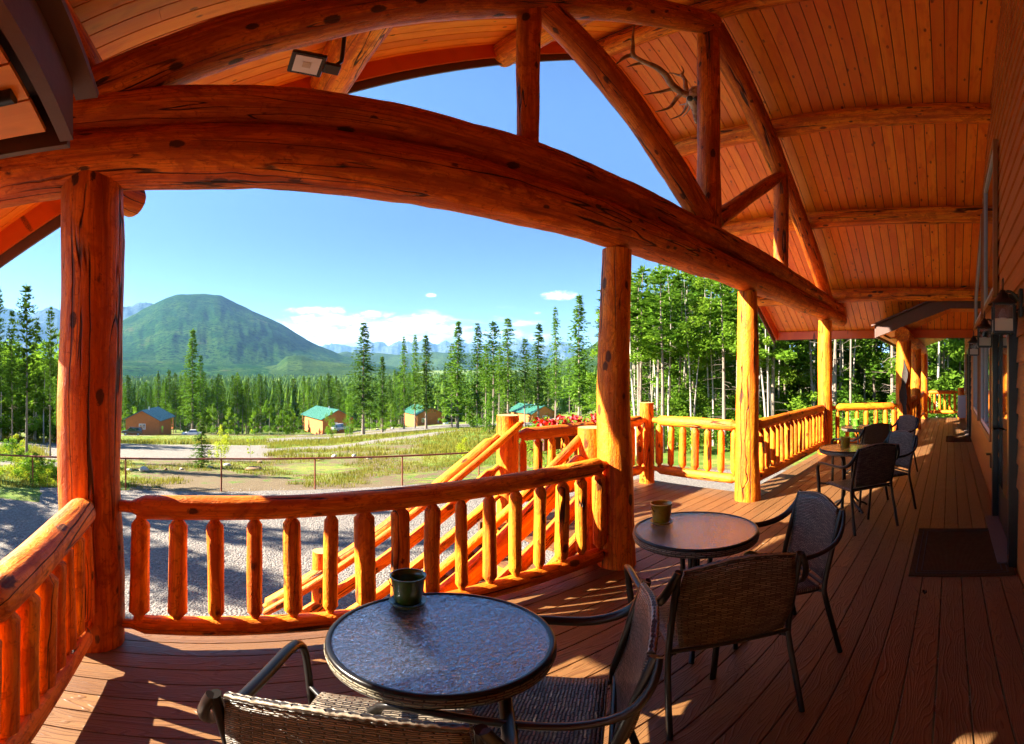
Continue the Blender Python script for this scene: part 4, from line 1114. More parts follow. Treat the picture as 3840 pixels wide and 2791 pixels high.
def shrub(h, rad, rnd, mat, n=900, leaf=.07):
    vs = []; fs = []; gs = []
    B = [(Vector((rnd.gauss(0, .42) * rad, rnd.gauss(0, .42) * rad, h * rnd.uniform(.15, .85))), rad * rnd.uniform(.25, .45)) for _ in range(12)] + [(Vector((0, 0, h * .9)), rad * .2)]
    for i in range(n):
        c, r = B[i % len(B)]; d = Vector((rnd.gauss(0, 1), rnd.gauss(0, 1), rnd.gauss(0, 1))).normalized() * (r * rnd.uniform(.3, 1.1))
        p = c + d
        if p.z < .02: p.z = .05
        quad_leaf(vs, fs, gs, p, leaf * rnd.uniform(.6, 1.2), rnd, .3)
    tm, _ = trunk_mesh(h * .8, h * .012 + .008, rnd, M['bark'], 6, .01, .1, .8)
    return tm, mesh_of('crown', vs, fs, gs, mat)
def plant(name, meshes, x, y, s, label, cat, group=None, rz=None, z=None, sx=None, lean=0):
    tm, cm = meshes
    t = bpy.data.objects.new(name, None); COL.objects.link(t)
    t.location = (x, y, (ground(x, y) if z is None else z) - .05); t.rotation_euler = (lean, 0, R.random() * 6.28 if rz is None else rz)
    t.scale = (sx or s, sx or s, s)
    for n, m in (('trunk', tm), ('crown', cm)):
        o = bpy.data.objects.new(n, m); COL.objects.link(o); o.parent = t
    return tag(t, label, cat, group)
rv = random.Random(11)
SP = [conifer(20, 3.3, .20, rv, M['needle'], 'spruce', 1, clump=.55) for _ in range(3)]        # 20 m tall each
SPF = [conifer(20, 3.3, .12, rv, M['needleb'], 'spruce', 1, clump=.56) for _ in range(2)]
LA = [conifer(20, 3.2, .22, rv, M['needleb'], 'larch', 1, clump=.50, dead=22) for _ in range(3)]
PI_ = [conifer(20, 3.1, .36, rv, M['needle'], 'pine', 1, clump=.52, dead=26) for _ in range(3)]
PIF = [conifer(20, 2.9, .42, rv, M['needleb'], 'pine', 1, clump=.50, dead=26) for _ in range(2)]
SMALL = [conifer(10, 2.2, .04, rv, M['needle'], 'spruce', 1.1, clump=.40, dead=0) for _ in range(2)]
BR = [broad(10, 2.0, .15, rv, M[k], 3600, .13) for k in ('leaf', 'leafb', 'leaf')]
BRF = [broad(10, 2.3, .1, rv, M[k], 1500, .24) for k in ('leafb', 'leaf')]
SH = [shrub(3, 1.3, rv, M[k], 1500, .085) for k in ('leaf', 'leafb', 'leafy')]
def feature(name, mset, px, ytop, r, label, cat, H0=20, wid=1.0, lean=0):
    x, y = at_r(px, r); z0 = ground(x, y); top = CAMZ + r * math.tan((HOR - ytop) / F); s = (top - z0) / H0
    return plant(name, mset, x, y, s, label, cat, 'tall conifers standing above the valley' if r > 60 else None, sx=s * wid * 1.3, lean=lean)
feature('spruce_tree', SPF[0], 722, 1236, 128, 'lone tall bright green spruce rising behind the blue roofed cabin', 'spruce tree', wid=1.0)
feature('larch_tree', LA[0], 752, 1330, 135, 'thin shaggy conifer just right of the lone tall spruce', 'larch tree', wid=.9)
feature('spruce_tree', SP[0], 1362, 1210, 92, 'tall ragged spruce right of the first green roofed cabin', 'spruce tree', wid=1.25)
feature('spruce_tree', SP[1], 1434, 1335, 100, 'shorter dark conifer right of the ragged spruce', 'spruce tree', wid=1.0)
feature('larch_tree', LA[1], 1515, 1262, 118, 'leftmost of the three slim larches before the middle green roof', 'larch tree', wid=.75)
feature('larch_tree', LA[2], 1556, 1256, 120, 'middle one of the three slim larches before the middle green roof', 'larch tree', wid=.75)
feature('spruce_tree', SP[2], 1598, 1257, 108, 'rightmost and darkest of the three slim conifers before the middle green roof', 'spruce tree', wid=1.1)
feature('larch_tree', SPF[1], 1716, 1205, 100, 'broad yellow green larch with drooping boughs in the middle of the row', 'larch tree', wid=1.1)
feature('pine_tree', PI_[0], 1694, 1290, 110, 'lower conifer leaning against the broad larch on its left', 'pine tree', wid=.9)
feature('spruce_tree', SP[0], 1789, 1212, 92, 'dark green conifer right of the broad yellow green larch', 'spruce tree', wid=.95)
feature('pine_tree', PI_[1], 1850, 1205, 84, 'bare stemmed lodgepole pine with a tuft crown over the newel post', 'pine tree', wid=1.0)
feature('pine_tree', PIF[0], 1822, 1290, 80, 'thin lodgepole pine left of the tuft crowned one', 'pine tree', wid=.8)
feature('pine_tree', PIF[1], 1872, 1300, 78, 'thin lodgepole pine right of the tuft crowned one', 'pine tree', wid=.8)
feature('larch_tree', LA[0], 1905, 1190, 96, 'tall full conifer above the newel post', 'larch tree', wid=1.15)
feature('spruce_tree', SP[1], 2018, 1212, 82, 'dark broad spruce shading the rightmost green roof', 'spruce tree', wid=1.15)
feature('pine_tree', PI_[2], 1968, 1270, 84, 'slim pine between the tall full conifer and the dark broad spruce', 'pine tree', wid=.8)
feature('larch_tree', LA[1], 2084, 1152, 78, 'very slender pale larch reaching highest in the row', 'larch tree', wid=.75)
feature('pine_tree', SPF[0], 2172, 1105, 62, 'big bushy conifer just left of the middle log post', 'pine tree', wid=1.05)
feature('pine_tree', PI_[0], 2272, 1150, 60, 'conifer partly hidden by the middle log post', 'pine tree', wid=.8)
feature('pine_tree', PI_[1], 100, 1066, 22.5, 'tallest lodgepole pine left of the thick log post, with a tuft crown', 'pine tree', wid=.75)
feature('pine_tree', PI_[2], 45, 1160, 23.5, 'thin lodgepole pine just left of the tallest one at the left', 'pine tree', wid=.5)
feature('pine_tree', PI_[0], 188, 1150, 25, 'lodgepole pine nearest to the thick log post on its left', 'pine tree', wid=.5)
feature('pine_tree', PI_[1], -6, 1070, 24, 'lodgepole pine cut by the left picture edge', 'pine tree', wid=.5)
feature('pine_tree', PIF[0], 218, 1420, 24, 'small leaning bare pine beside the thick log post', 'pine tree', wid=.5, lean=.06)
# pines outside the left edge, whose shadows fall on the gravel
for i, (x, y, h) in enumerate(((-11.3, 12.7, 10.5), (-12, 15.6, 12), (-11.8, 10.9, 8.5), (-11.2, 17.4, 11), (-13.2, 13.6, 11), (-15.5, 12.6, 12), (-9.3, 10.6, 5.2), (-16.5, 16.2, 12), (-8.8, 13.2, 7))):
    plant('pine_tree', PI_[i % 3], x, y, h / 20, 'lodgepole pine outside the left picture edge that shades the gravel', 'pine tree', 'pines shading the gravel', sx=h / 23)
# the wood behind the cabins: every tree its own
seen = 0
CAB = [(597, 110), (1250, 128), (1600, 160), (2035, 160), (680, 112), (560, 118)]
def clear(px, r):
    for cx, cr in CAB:
        if abs(px - cx) < 115 and r < cr + 18: return False
    return True
n = 0
for i in range(900):
    px = rv.uniform(300, 2300); r = rv.uniform(118, 250)
    if r < 135 and 1000 < px < 1160: continue
    if not clear(px, r): continue
    if n >= 235: break
    x, y = at_r(px, r); z0 = ground(x, y)
    ytop = rv.gauss(1428, 24) if px < 1450 else rv.gauss(1400, 30)
    top = CAMZ + r * math.tan((HOR - ytop) / F); h = max(7, min(24, top - z0))
    k = rv.random()
    if k < .45: ms, nm, lb = PI_[rv.randrange(3)], 'pine_tree', 'mid sized pine in the wood behind the cabins'
    elif k < .62: ms, nm, lb = SP[rv.randrange(3)], 'spruce_tree', 'mid sized dark spruce in the wood behind the cabins'
    elif k < .80: ms, nm, lb = PIF[rv.randrange(2)], 'pine_tree', 'mid sized pine in the wood behind the cabins'
    else:
        ms, nm, lb = LA[rv.randrange(3)], 'larch_tree', 'mid sized larch in the wood behind the cabins'
    plant(nm, ms, x, y, h / 20, lb, nm.replace('_', ' '), lb.replace('mid sized ', '') + ' (many)', sx=h / 20 * rv.uniform(.9, 1.3)); n += 1
for i in range(110):
    px = rv.uniform(470, 2250); r = rv.uniform(100, 175)
    if not clear(px, r): continue
    x, y = at_r(px, r); h = rv.uniform(4, 9)
    plant('broadleaf_tree', BRF[rv.randrange(2)], x, y, h / 10, 'bright green young broadleaf tree at the edge of the wood by the cabins', 'broadleaf tree', 'young broadleaf trees by the cabins', sx=h / 10 * rv.uniform(.8, 1.3))
# left wood
for i in range(46):
    px = rv.uniform(-120, 300); r = rv.uniform(42, 75)
    x, y = at_r(px, r); h = rv.uniform(6, 11) * (1 if r < 60 else 1.25)
    if rv.random() < .7: plant('broadleaf_tree', BRF[rv.randrange(2)], x, y, h / 10, 'bright green broadleaf tree left of the thick log post', 'broadleaf tree', 'broadleaf trees at the left', sx=h / 9)
    else: plant('spruce_tree', SP[rv.randrange(3)], x, y, h / 17, 'dark spruce among the broadleaf trees left of the thick log post', 'spruce tree', 'spruces at the left', sx=h / 13)
for i in range(26):
    px = rv.uniform(-60, 235); r = rv.uniform(12.4, 17) if i < 18 else rv.uniform(18, 30); x, y = at_r(px, r)
    h = rv.uniform(.4, .95) if r < 17 else rv.uniform(.7, 1.4)
    plant('shrub', SH[rv.choice((0, 1, 1, 2))], x, y, h / 3, 'low green bush beyond the pipe fence at the left', 'shrub', 'bushes beyond the fence at the left', sx=h / 2.4)
# near forest to the right
POLE = [conifer(12, 1.5, .55, rv, M['needleb'], 'pine', .9, tr=.085, clump=.30, dead=34) for _ in range(3)] + [conifer(12, 1.2, .62, rv, M['needle'], 'larch', .9, tr=.075, clump=.26, dead=34)]
POLEB = [broad(11, 1.3, .45, rv, M['leafb'], 1600, .10, tr=.055, bark='birch', blobs=12) for _ in range(2)]
for i in range(128):
    px = rv.uniform(2290, 3800); 
    r = rv.uniform(18, 36) if px < 3500 else rv.uniform(20, 38)
    x, y = at_r(px, r)
    h = rv.uniform(8.5, 12.5) * (1.15 if px > 2900 else 1)
    if px < 2960: h = min(h, (.215 + .03 * rv.random()) * r + 3.2)
    if rv.random() < .74: plant('pine_tree', POLE[rv.randrange(4)], x, y, h / 12, 'slender bare stemmed pine in the dense forest beside the porch', 'pine tree', 'slender pines of the forest at the right', sx=rv.uniform(.75, 1.35), lean=rv.uniform(-.05, .05))
    else: plant('birch_tree', POLEB[rv.randrange(2)], x, y, h / 11, 'slender pale birch in the dense forest beside the porch', 'birch tree', 'pale birches of the forest at the right', sx=rv.uniform(.7, 1.2), lean=rv.uniform(-.08, .08))
for i in range(92):
    px = rv.uniform(2260, 3800); r = rv.uniform(22, 44); x, y = at_r(px, r); h = rv.uniform(4.0, 8.5) * (1.25 if px > 2850 else 1)
    if px < 2960: h = min(h, .19 * r + 3.0)
    plant('broadleaf_tree', BR[rv.randrange(3)], x, y, h / 10, 'leafy bright green tree in the dense forest beside the porch', 'broadleaf tree', 'leafy trees of the forest at the right', sx=h / 10 * rv.uniform(.9, 1.4))
for i in range(60):
    px = rv.uniform(2300, 3790); r = rv.uniform(17, 24); x, y = at_r(px, r); h = rv.uniform(1.0, 2.6)
    plant('shrub', SH[rv.randrange(2)], x, y, h / 3, 'undergrowth bush at the foot of the dense forest beside the porch', 'shrub', 'undergrowth bushes of the forest at the right', sx=h / 2.4)
for i in range(34):
    px = rv.uniform(2330, 3790); r = rv.uniform(30, 46); x, y = at_r(px, r)
    h = (rv.uniform(.15, .24)) * r + 3.2 if px < 2960 else rv.uniform(9, 14)
    plant('spruce_tree', (SP + PI_ + SPF)[rv.randrange(8)], x, y, h / 20, 'dark conifer standing deep in the forest beside the porch', 'spruce tree', 'dark conifers of the forest at the right', sx=h / 12)
# single shrubs and saplings in front
def single(name, ms, px, pyb, r, h, label, cat, H0=3, sxk=1.0):
    x, y = at_r(px, r); plant(name, ms, x, y, h / H0, label, cat, sx=h / H0 * sxk)
single('spruce_sapling', SMALL[0], 756, 1774, 19, 1.95, 'small spruce sapling on the bare dirt beyond the pipe fence', 'spruce sapling', 10, 1.9)
single('shrub', SH[2], 829, 1745, 23, 1.9, 'rounded yellow green bush right of the small spruce sapling', 'shrub', 3, .62)
single('sapling', broad(3, .45, .3, rv, M['leafy'], 300, .06, bark='bark', blobs=8), 938, 1750, 21.5, 1.75, 'thin yellow leaved sapling on the dirt mound', 'sapling', 3, .8)
single('shrub', SH[1], 1243, 1650, 62, 4.0, 'bush in front of the grey parked car', 'shrub', 3, .55)
single('shrub', SH[0], 1312, 1645, 58, 5.6, 'taller dark bush right of the grey parked car', 'shrub', 3, .5)
single('shrub', SH[2], 1745, 1710, 22, 1.1, 'orange tinged low bush left of the stair handrail', 'shrub', 3, 1.0)
single('shrub', SH[0], 1835, 1620, 50, 4.4, 'leafy bush left of the newel post', 'shrub', 3, .7)
single('shrub', SH[1], 2010, 1640, 24, 2.0, 'leafy bush between the newel post and the petunias', 'shrub', 3, 1.0)
for k, (px, r, h) in enumerate(((1090, 118, 7.5), (1120, 120, 5), (950, 108, 5.5), (1010, 105, 8.5), (880, 112, 5), (1500, 112, 6.0), (1440, 100, 5), (1390, 118, 9), (1660, 130, 7), (700, 118, 5))):
    x, y = at_r(px, r); plant('broadleaf_tree', BRF[k % 2], x, y, h / 10, 'bright green young broadleaf tree at the edge of the wood by the cabins', 'broadleaf tree', 'young broadleaf trees by the cabins', sx=h / 10 * .9)
# the far-off forest floor, one mass
nrn = np.random.default_rng(4)
vs = []; fs = []; gs = []
cnt = 0
while cnt < 15000:
    px = nrn.uniform(-150, 2400); r = 215 * (2200 / 215) ** (nrn.random() ** .85)
    x, y = at_r(px, r); 
    z0 = ground(x, y) - .5; h = nrn.uniform(13, 21); w = h * nrn.uniform(.13, .19)
    a0 = nrn.uniform(0, 6.28); o = len(vs)
    # three stacked ragged skirts
    for q in range(3 if r < 900 else 2):
        zb = z0 + h * (.12 + .27 * q); zt = z0 + h * (.55 + .225 * q); ww = w * (1 - .26 * q); o = len(vs)
        vs.append((x, y, zt)); gs.append((x, y, z0))
        for k in range(6):
            a = a0 + q + k * PI / 3; rr = ww * (1 if k % 2 else .62)
            vs.append((x + rr * math.cos(a), y + rr * math.sin(a), zb - (k % 2) * h * .03)); gs.append((x, y, z0))
        fs += [(o, o + 1 + k, o + 1 + (k + 1) % 6) for k in range(6)]
    cnt += 1
ob = bpy.data.objects.new('forest', mesh_of('forest', vs, fs, gs, leafmat('far_forest', (0.045, 0.113, 0.018), (0.089, 0.172, 0.026), (0.141, 0.239, 0.033), .1, .02))); COL.objects.link(ob)
tag(ob, 'far-off conifer forest filling the valley floor below the mountain', 'forest', kind='stuff')
# grass
vs = []; fs = []; gs = []
def tuft(x, y, h, n, sp):
    z = ground(x, y)
    for k in range(n):
        a = rv.random() * 6.28; bx, by = x + rv.gauss(0, sp), y + rv.gauss(0, sp); hh = h * rv.uniform(.5, 1.1); w = hh * .10
        j = len(vs); dx, dy = math.cos(a), math.sin(a); l = rv.uniform(.1, .5) * hh
        vs.extend([(bx - dy * w, by + dx * w, z - .03), (bx + dy * w, by - dx * w, z - .03), (bx + dx * l, by + dy * l, z + hh)]); gs.extend([(bx, by, 0)] * 3); fs.append((j, j + 1, j + 2))
cnt = 0
for i in range(140000):
    if cnt > 17000: break
    px = rv.uniform(-40, 2400); r = 12.5 * (110 / 12.5) ** rv.random(); x, y = at_r(px, r); zl, zg, zv = zone(x, y)
    nz = noise.noise(Vector((x * .35, y * .35, 2)))
    if zg < .3 and not (zl < .1 and zv < .1 and nz > .22 and rv.random() < .5): continue
    if zg < .6 and nz < .05: continue
    cnt += 1
    tuft(x, y, (.13 if r < 25 else .28 if r < 48 else .4 if r < 62 else .2) * rv.uniform(.6, 1.3), 7 if r < 40 else 6, .10 if r < 25 else .25 if r < 50 else .5)
gm = leafmat('grass_blades', (0.080, 0.118, 0.013), (0.172, 0.176, 0.030), (0.257, 0.186, 0.060), .35, .25)
ob = bpy.data.objects.new('grass', mesh_of('grass', vs, fs, gs, gm)); COL.objects.link(ob)
tag(ob, 'green and yellow tufts of grass on the slope beyond the fence', 'grass', kind='stuff')
# pebbles at the gravel
vs = []; fs = []; gs = []
for i in range(5200):
    a = rv.uniform(-.6, .95); r = 2.9 * (12.5 / 2.9) ** rv.random() ** .8; x, y = r * math.sin(a), r * math.cos(a)
    if y < 2.7 or (2.5 < x < 5.6 and y < 4.2): continue
    s = rv.uniform(.008, .022); z = ground(x, y); o = len(vs)
    q = [(1, 0, 0), (0, 1, 0), (-1, 0, 0), (0, -1, 0), (0, 0, .8), (.1, 0, -.5)]
    vs += [(x + s * (a_ + rv.uniform(-.25, .25)), y + s * (b_ + rv.uniform(-.25, .25)), z + s * c_) for a_, b_, c_ in q]; gs += [(x, y, 0)] * 6
    fs += [(o + k, o + (k + 1) % 4, o + 4) for k in range(4)] + [(o + (k + 1) % 4, o + k, o + 5) for k in range(4)]
m, t = newmat('pebble'); wn = t.n('ShaderNodeTexWhiteNoise', ins={'Vector': t.attr('gc')}); t.pbr(t.mix(wn.outputs[0], c4(.10, .09, .09), c4(.30, .28, .26)), .8)
ob = bpy.data.objects.new('gravel', mesh_of('gravel', vs, fs, gs, m)); COL.objects.link(ob); tag(ob, 'loose grey pebbles lying on the gravel yard', 'gravel', kind='stuff')

# ------------------------------------------------------------------ pipe fence
t = thing('pipe_fence', (2, 11.9, -1.5), 'low rusty pipe fence along the far edge of the gravel yard', 'fence')
xs = [-4.78 - 2.44 * 2, -4.78 - 2.44, -4.78, -2.17, .27, 2.68, 5.13, 7.62, 10.1, 12.6, 15.1, 17.6]
tops = []
for x in xs:
    y = 11.9 if x < 9 else 11.9 + (x - 9) * .35
    if x < -3: y += (-3 - x) * .08
    z0 = ground(x, y); zt = z0 + .84 if x < 9 else z0 + .8
    tops.append((x, y, zt)); mb = MB(); mb.tube([(x, y, z0 - .2), (x, y, zt)], .022, 8); mb.build('fence_post', M['rust'], t)
mb = MB(); mb.tube([(a, b, c + .012 + .01 * math.sin(i * 2)) for i, (a, b, c) in enumerate(tops)], .026, 8); mb.build('rail', M['rust'], t)
mb = MB()
for i in range(len(tops) - 1):
    a, b = Vector(tops[i]), Vector(tops[i + 1])
# boulders, stumps
M['rock'] = simple('pale_rock', (.45, .39, .31), .85, var=.3, nscale=5, bump=.03)
M['stump'] = simple('old_stump', (.24, .13, .06), .9, var=.45, nscale=8, bump=.03)
def rock(px, py, w, label, mat='rock', flat=.6, name='boulder', cat='boulder'):
    el = ray(px, py)[1]; az = ray(px, py)[0]
    r = 12.5
    while r < 140 and CAMZ + r * math.tan(el) < ground(r * math.sin(az), r * math.cos(az)): r += .15
    r0 = 12.5
    for q in range(900):
        rr = 12.5 + q * .15
        if CAMZ + rr * math.tan(el) <= ground(rr * math.sin(az), rr * math.cos(az)) + .02: r0 = rr; break
    x, y = r0 * math.sin(az), r0 * math.cos(az); z = ground(x, y); s = w / F * r0 / 2
    bm_v = []; n1, n2 = 8, 12; o = R.random() * 50; vs = []; fs = []
    for i in range(n1 + 1):
        th = PI * i / n1
        for k in range(n2):
            ph = 2 * PI * k / n2; d = Vector((math.sin(th) * math.cos(ph), math.sin(th) * math.sin(ph), math.cos(th)))
            rr = 1 + .35 * noise.noise(d * 1.3 + Vector((o, 0, 0))) + .12 * noise.noise(d * 4 + Vector((o, 0, 0)))
            d = d * rr * s; d.z *= flat; vs.append((x + d.x, y + d.y, z + d.z + s * flat * .55))
    for i in range(n1):
        for k in range(n2):
            l = (k + 1) % n2; fs.append((i * n2 + k, (i + 1) * n2 + k, (i + 1) * n2 + l, i * n2 + l))
    mb = MB(); mb.add(vs, fs, None, 0, True); tag(mb.build(name, M[mat]), label, cat)
rock(541, 1768, 40, 'long flat pale boulder left in the dirt beyond the fence')
rock(484, 1768, 24, 'pale boulder half hidden by the thick log post')
rock(852, 1748, 28, 'pale boulder at the foot of the yellow green bush')
rock(1255, 1716, 22, 'squared tan boulder, third from the right in the row', flat=.8)
rock(1328, 1716, 18, 'upright pale boulder, second from the right in the row', flat=1.1)
rock(1385, 1722, 24, 'low pale boulder at the right end of the row')
rock(1205, 1724, 22, 'low dark boulder in the middle of the row behind the fence rail')
rock(1135, 1724, 16, 'small boulder behind the fence rail at the left of the row')
rock(680, 1762, 14, 'small dark rock between the stump and the spruce sapling', flat=.8)
rock(785, 1754, 24, 'low brown rock right of the spruce sapling', flat=.4)
rock(1472, 1610, 12, 'small white rock at the edge of the drive by the middle cabin', flat=.8)
rock(1416, 1612, 12, 'small white rock before the ragged spruce', flat=.6)
rock(622, 1764, 14, 'short brown tree stump in the dirt, left of the spruce sapling', 'stump', 1.0, 'stump', 'stump')
rock(975, 1736, 20, 'dark brown stump under the fence rail', 'stump', .6, 'stump', 'stump')
rock(950, 1762, 66, 'low mound of dirt and roots at the foot of the thin yellow sapling', 'stump', .3, 'dirt_mound', 'mound')

# ------------------------------------------------------------------ cabins
M['cabwall'] = simple('cabin_siding', (.46, .14, .028), .8, var=.25, nscale=1.2)
def metalroof(name, col):
    m, t = newmat(name); co = t.n('ShaderNodeTexCoord').outputs['Object']; nz = t.noise(co, 1.5, 3)
    t.pbr(t.mix(nz, c4(*[c * .85 for c in col]), c4(*col)), .45, None); return m
M['roofgreen'] = metalroof('green_metal_roof', (.035, .15, .10)); M['roofblue'] = metalroof('blue_metal_roof', (.014, .095, .13))
def cabin(px, pyb, r, ang, W, L, H, side, roof, label, wins=(), pitch=.55, deckend=True):
    """gable front W wide facing the viewer; `side` +1: the body runs back to the right of the visible corner, -1: left"""
    x, y = at_r(px, r); z0 = CAMZ + r * math.tan((HOR - pyb) / F)
    t = thing('cabin', (x, y, z0), label, 'cabin', 'log coloured rental cabins with metal roofs')
    # local frame: u along the gable front, w back along the ridge
    w = Vector((math.sin(ang), math.cos(ang), 0)); u = Vector((-w.y, w.x, 0)) * side   # the front runs from the visible corner away along u
    O = Vector((x, y, z0)); P = lambda a, b, c: O + u * a + w * b + Vector((0, 0, c))
    def prism(mb, pts): mb.add(pts, [(0, 1, 2, 3), (4, 7, 6, 5), (0, 4, 5, 1), (1, 5, 6, 2), (2, 6, 7, 3), (3, 7, 4, 0)])
    hr = H + W / 2 * pitch
    mb = MB(); A = [P(0, 0, -1.5), P(W, 0, -1.5), P(W, 0, H), P(W / 2, 0, hr), P(0, 0, H)]; B = [p + w * L for p in A]
    mb.add(A + B, [(0, 1, 2, 3, 4), (9, 8, 7, 6, 5), (0, 5, 6, 1), (1, 6, 7, 2), (0, 4, 9, 5), (2, 7, 8, 3), (3, 8, 9, 4)]); mb.build('walls', M['cabwall'], t)
    e = .55; mb = MB()
    for s0 in (0, 1):
        a0 = -e if s0 == 0 else W + e; za = H - e * pitch
        q = [P(W / 2, -e, hr + .02), P(W / 2, L + 2.2, hr + .02), P(a0, L + 2.2, za + .02), P(a0, -e, za + .02)]
        mb.add(q + [p + Vector((0, 0, .16)) for p in q], [(0, 1, 2, 3), (4, 7, 6, 5), (0, 4, 5, 1), (1, 5, 6, 2), (2, 6, 7, 3), (3, 7, 4, 0)])
    rf = mb.build('roof', roof, t)
    mb = MB()
    for s0 in (0, 1):
        k = 0.0
        while k < L + 2.2 + e:
            a = P(W / 2, -e + k, hr + .19); b = P(-e if s0 == 0 else W + e, -e + k, H - e * pitch + .19); mb.beam(a, b, .05, .04); k += .6
    mb.build('seam', roof, rf)
    mb = MB(); mb.tube([P(W * .5 + side * .0 - .5, L * .35, hr - .3), P(W * .5 - .5, L * .35, hr + .75)], .11, 8); mb.build('chimney', M['greyframe'], rf)
    for (a, c, ww, hh) in wins:
        mb = MB(); q = P(a, -.03, c); rot = Matrix((u, w, Vector((0, 0, 1)))).transposed()
        mb.box(q, (ww + .16, .06, hh + .16), rot); f = mb.build('window', M['white'], t)
        for sx in (-1, 1):
            mb = MB(); mb.box(q - w * .025 + u * sx * ww * .25, (ww * .44, .05, hh * .9), rot); mb.build('pane', M['pane'], f)
    mb = MB(); rot = Matrix((u, w, Vector((0, 0, 1)))).transposed(); mb.box(P(W * .78, -.06, .9), (.35, .14, .6), rot); mb.build('meter_box', M['greyframe'], t)
    # porch at the back end with posts and rail
    mb = MB()
    for a in (.1, W - .1): mb.tube([P(a, L + 2.0, -1.5), P(a, L + 2.0, H)], .10, 7)
    for a in (.1, ): mb.tube([P(a, L + .1, .9), P(a, L + 2.0, .9)], .07, 6); mb.tube([P(a, L + .1, .25), P(a, L + 2.0, .25)], .06, 6)
    mb.box(P(W / 2, L + 1.05, -.05), (W, 2.0, .12), rot); mb.build('porch', M['cabwall'], t)
    return t, P, u, w
def ang_rel(px, d): return (px - X0) / F + d
t1, P1, u1, w1 = cabin(597, 1627, 110, ang_rel(597, .30), 8.4, 10.5, 3.2, 1, M['roofblue'], 'brown cabin with a dark blue metal roof, left of the white car', ((4.2, 1.55, 1.5, 1.2),), .5)
cabin(1210, 1618, 124, ang_rel(1210, -.36), 8.8, 15, 3.3, -1, M['roofgreen'], 'brown cabin with a green metal roof nearest to the ragged spruce, left one of three', ((3.4, 1.5, 1.5, 1.3),), .5)
cabin(1566, 1594, 156, ang_rel(1566, -.34), 9.4, 14, 3.5, -1, M['roofgreen'], 'brown cabin with a green metal roof behind the three slim conifers, middle one of three', ((2.4, 1.5, 1.7, 1.2),), .5)
cabin(1996, 1584, 150, ang_rel(1996, -.55), 9.0, 14, 2.8, -1, M['roofgreen'], 'brown cabin with a green metal roof crossed by tree shadows, right one of three', ((4.8, 1.2, 1.7, 1.3), (2.2, .9, .7, .5)), .5)
# small white tank, satellite dish
def at_g(px, r):
    x, y = at_r(px, r); return x, y, ground(x, y)
x, y = at_r(1672, 150); z = CAMZ + 150 * math.tan((HOR - 1597) / F)
t = thing('propane_tank', (x, y, z), 'small white propane tank beside the middle green roofed cabin', 'tank')
mb = MB(); mb.tube([(x - .75, y, z + .65), (x - .68, y, z + .65), (x + .68, y, z + .65), (x + .75, y, z + .65)], [.3, .48, .48, .3], 14); mb.build('tank_body', M['white'], t)
for sx in (-.4, .4):
    mb = MB(); mb.box((x + sx, y, z + .05), (.15, .5, .5)); mb.build('tank_foot', M['conc'], t)

# ------------------------------------------------------------------ cars
def car(px, pyb, r, yaw, col, label, suv=False):
    x, y = at_r(px, r); z = CAMZ + r * math.tan((HOR - pyb) / F)
    t = thing('parked_car', (x, y, z), label, 'car', None, yaw)
    m, k = newmat('car_paint'); k.pbr(c4(*col), .25, None, **{'Coat Weight': .8}); 
    o0 = Vector(t.location)
    if suv: low = [(-2.3, .45), (-2.35, .8), (-2.25, 1.05), (1.1, 1.08), (2.2, .95), (2.35, .75), (2.35, .42)]; top = [(-2.2, 1.03), (-2.0, 1.72), (-1.7, 1.80), (.3, 1.78), (.55, 1.72), (1.25, 1.06)]
    else: low = [(-2.35, .40), (-2.4, .72), (-2.25, .96), (-1.6, 1.0), (1.0, .95), (2.1, .80), (2.4, .62), (2.4, .36)]; top = [(-1.75, .98), (-.9, 1.38), (-.2, 1.46), (.3, 1.42), (1.25, .93)]
    def extr(mb, prof, w0, w1):
        n = len(prof); zm = min(p[1] for p in prof); zM = max(p[1] for p in prof)
        vs = []
        for s in (-1, 1):
            for p in prof:
                w = w0 + (w1 - w0) * ((p[1] - zm) / (zM - zm)); vs.append(o0 + Vector((p[0], s * w, p[1])))
        mb.add(vs, [tuple(range(n)), tuple(range(2 * n - 1, n - 1, -1))] + [(i, i + n, (i + 1) % n + n, (i + 1) % n) for i in range(n)], None, 0, False)
    mb = MB(); extr(mb, low, .90, .86); body = mb.build('body', m, t, .05)
    mb = MB(); extr(mb, top, .80, .62); mb.build('windows', M['pane'], t, .04)
    mb = MB(); tp = [p for p in top if p[1] > (1.6 if suv else 1.36)]; a, b = tp[0], tp[-1]
    mb.box(o0 + Vector(((a[0] + b[0]) / 2, 0, max(p[1] for p in tp) + .005)), (abs(b[0] - a[0]) + .25, 1.26, .05)); mb.build('roof_panel', m, t, .02)
    for sx in (-1.42, 1.42):
        for sy in (-1, 1):
            mb = MB(); c = o0 + Vector((sx, sy * .80, .34)); mb.tube([c - Vector((0, .11, 0)), c + Vector((0, .11, 0))], .34, 18); w = mb.build('wheel', M['tyre'], t)
            mb = MB(); mb.tube([c - Vector((0, .12, 0)), c + Vector((0, .12, 0))], .21, 12); mb.build('rim', M['greyframe'], w)
    for sy in (-1, 1):
        mb = MB(); mb.box(o0 + Vector((2.34, sy * .62, .70)), (.12, .36, .14)); mb.build('headlight', M['clear'], t)
        mb = MB(); mb.box(o0 + Vector((-2.33, sy * .68, .84)), (.1, .26, .2 if suv else .14)); mb.build('tail_light', M['petal'], t)
        mb = MB(); mb.box(o0 + Vector((.85, sy * .98, 1.02)), (.16, .18, .12)); mb.build('mirror', m, t, .02)
    return t
car(719, 1635, 112, PI + .08, (.72, .72, .73), 'white saloon car parked right of the blue roofed cabin')
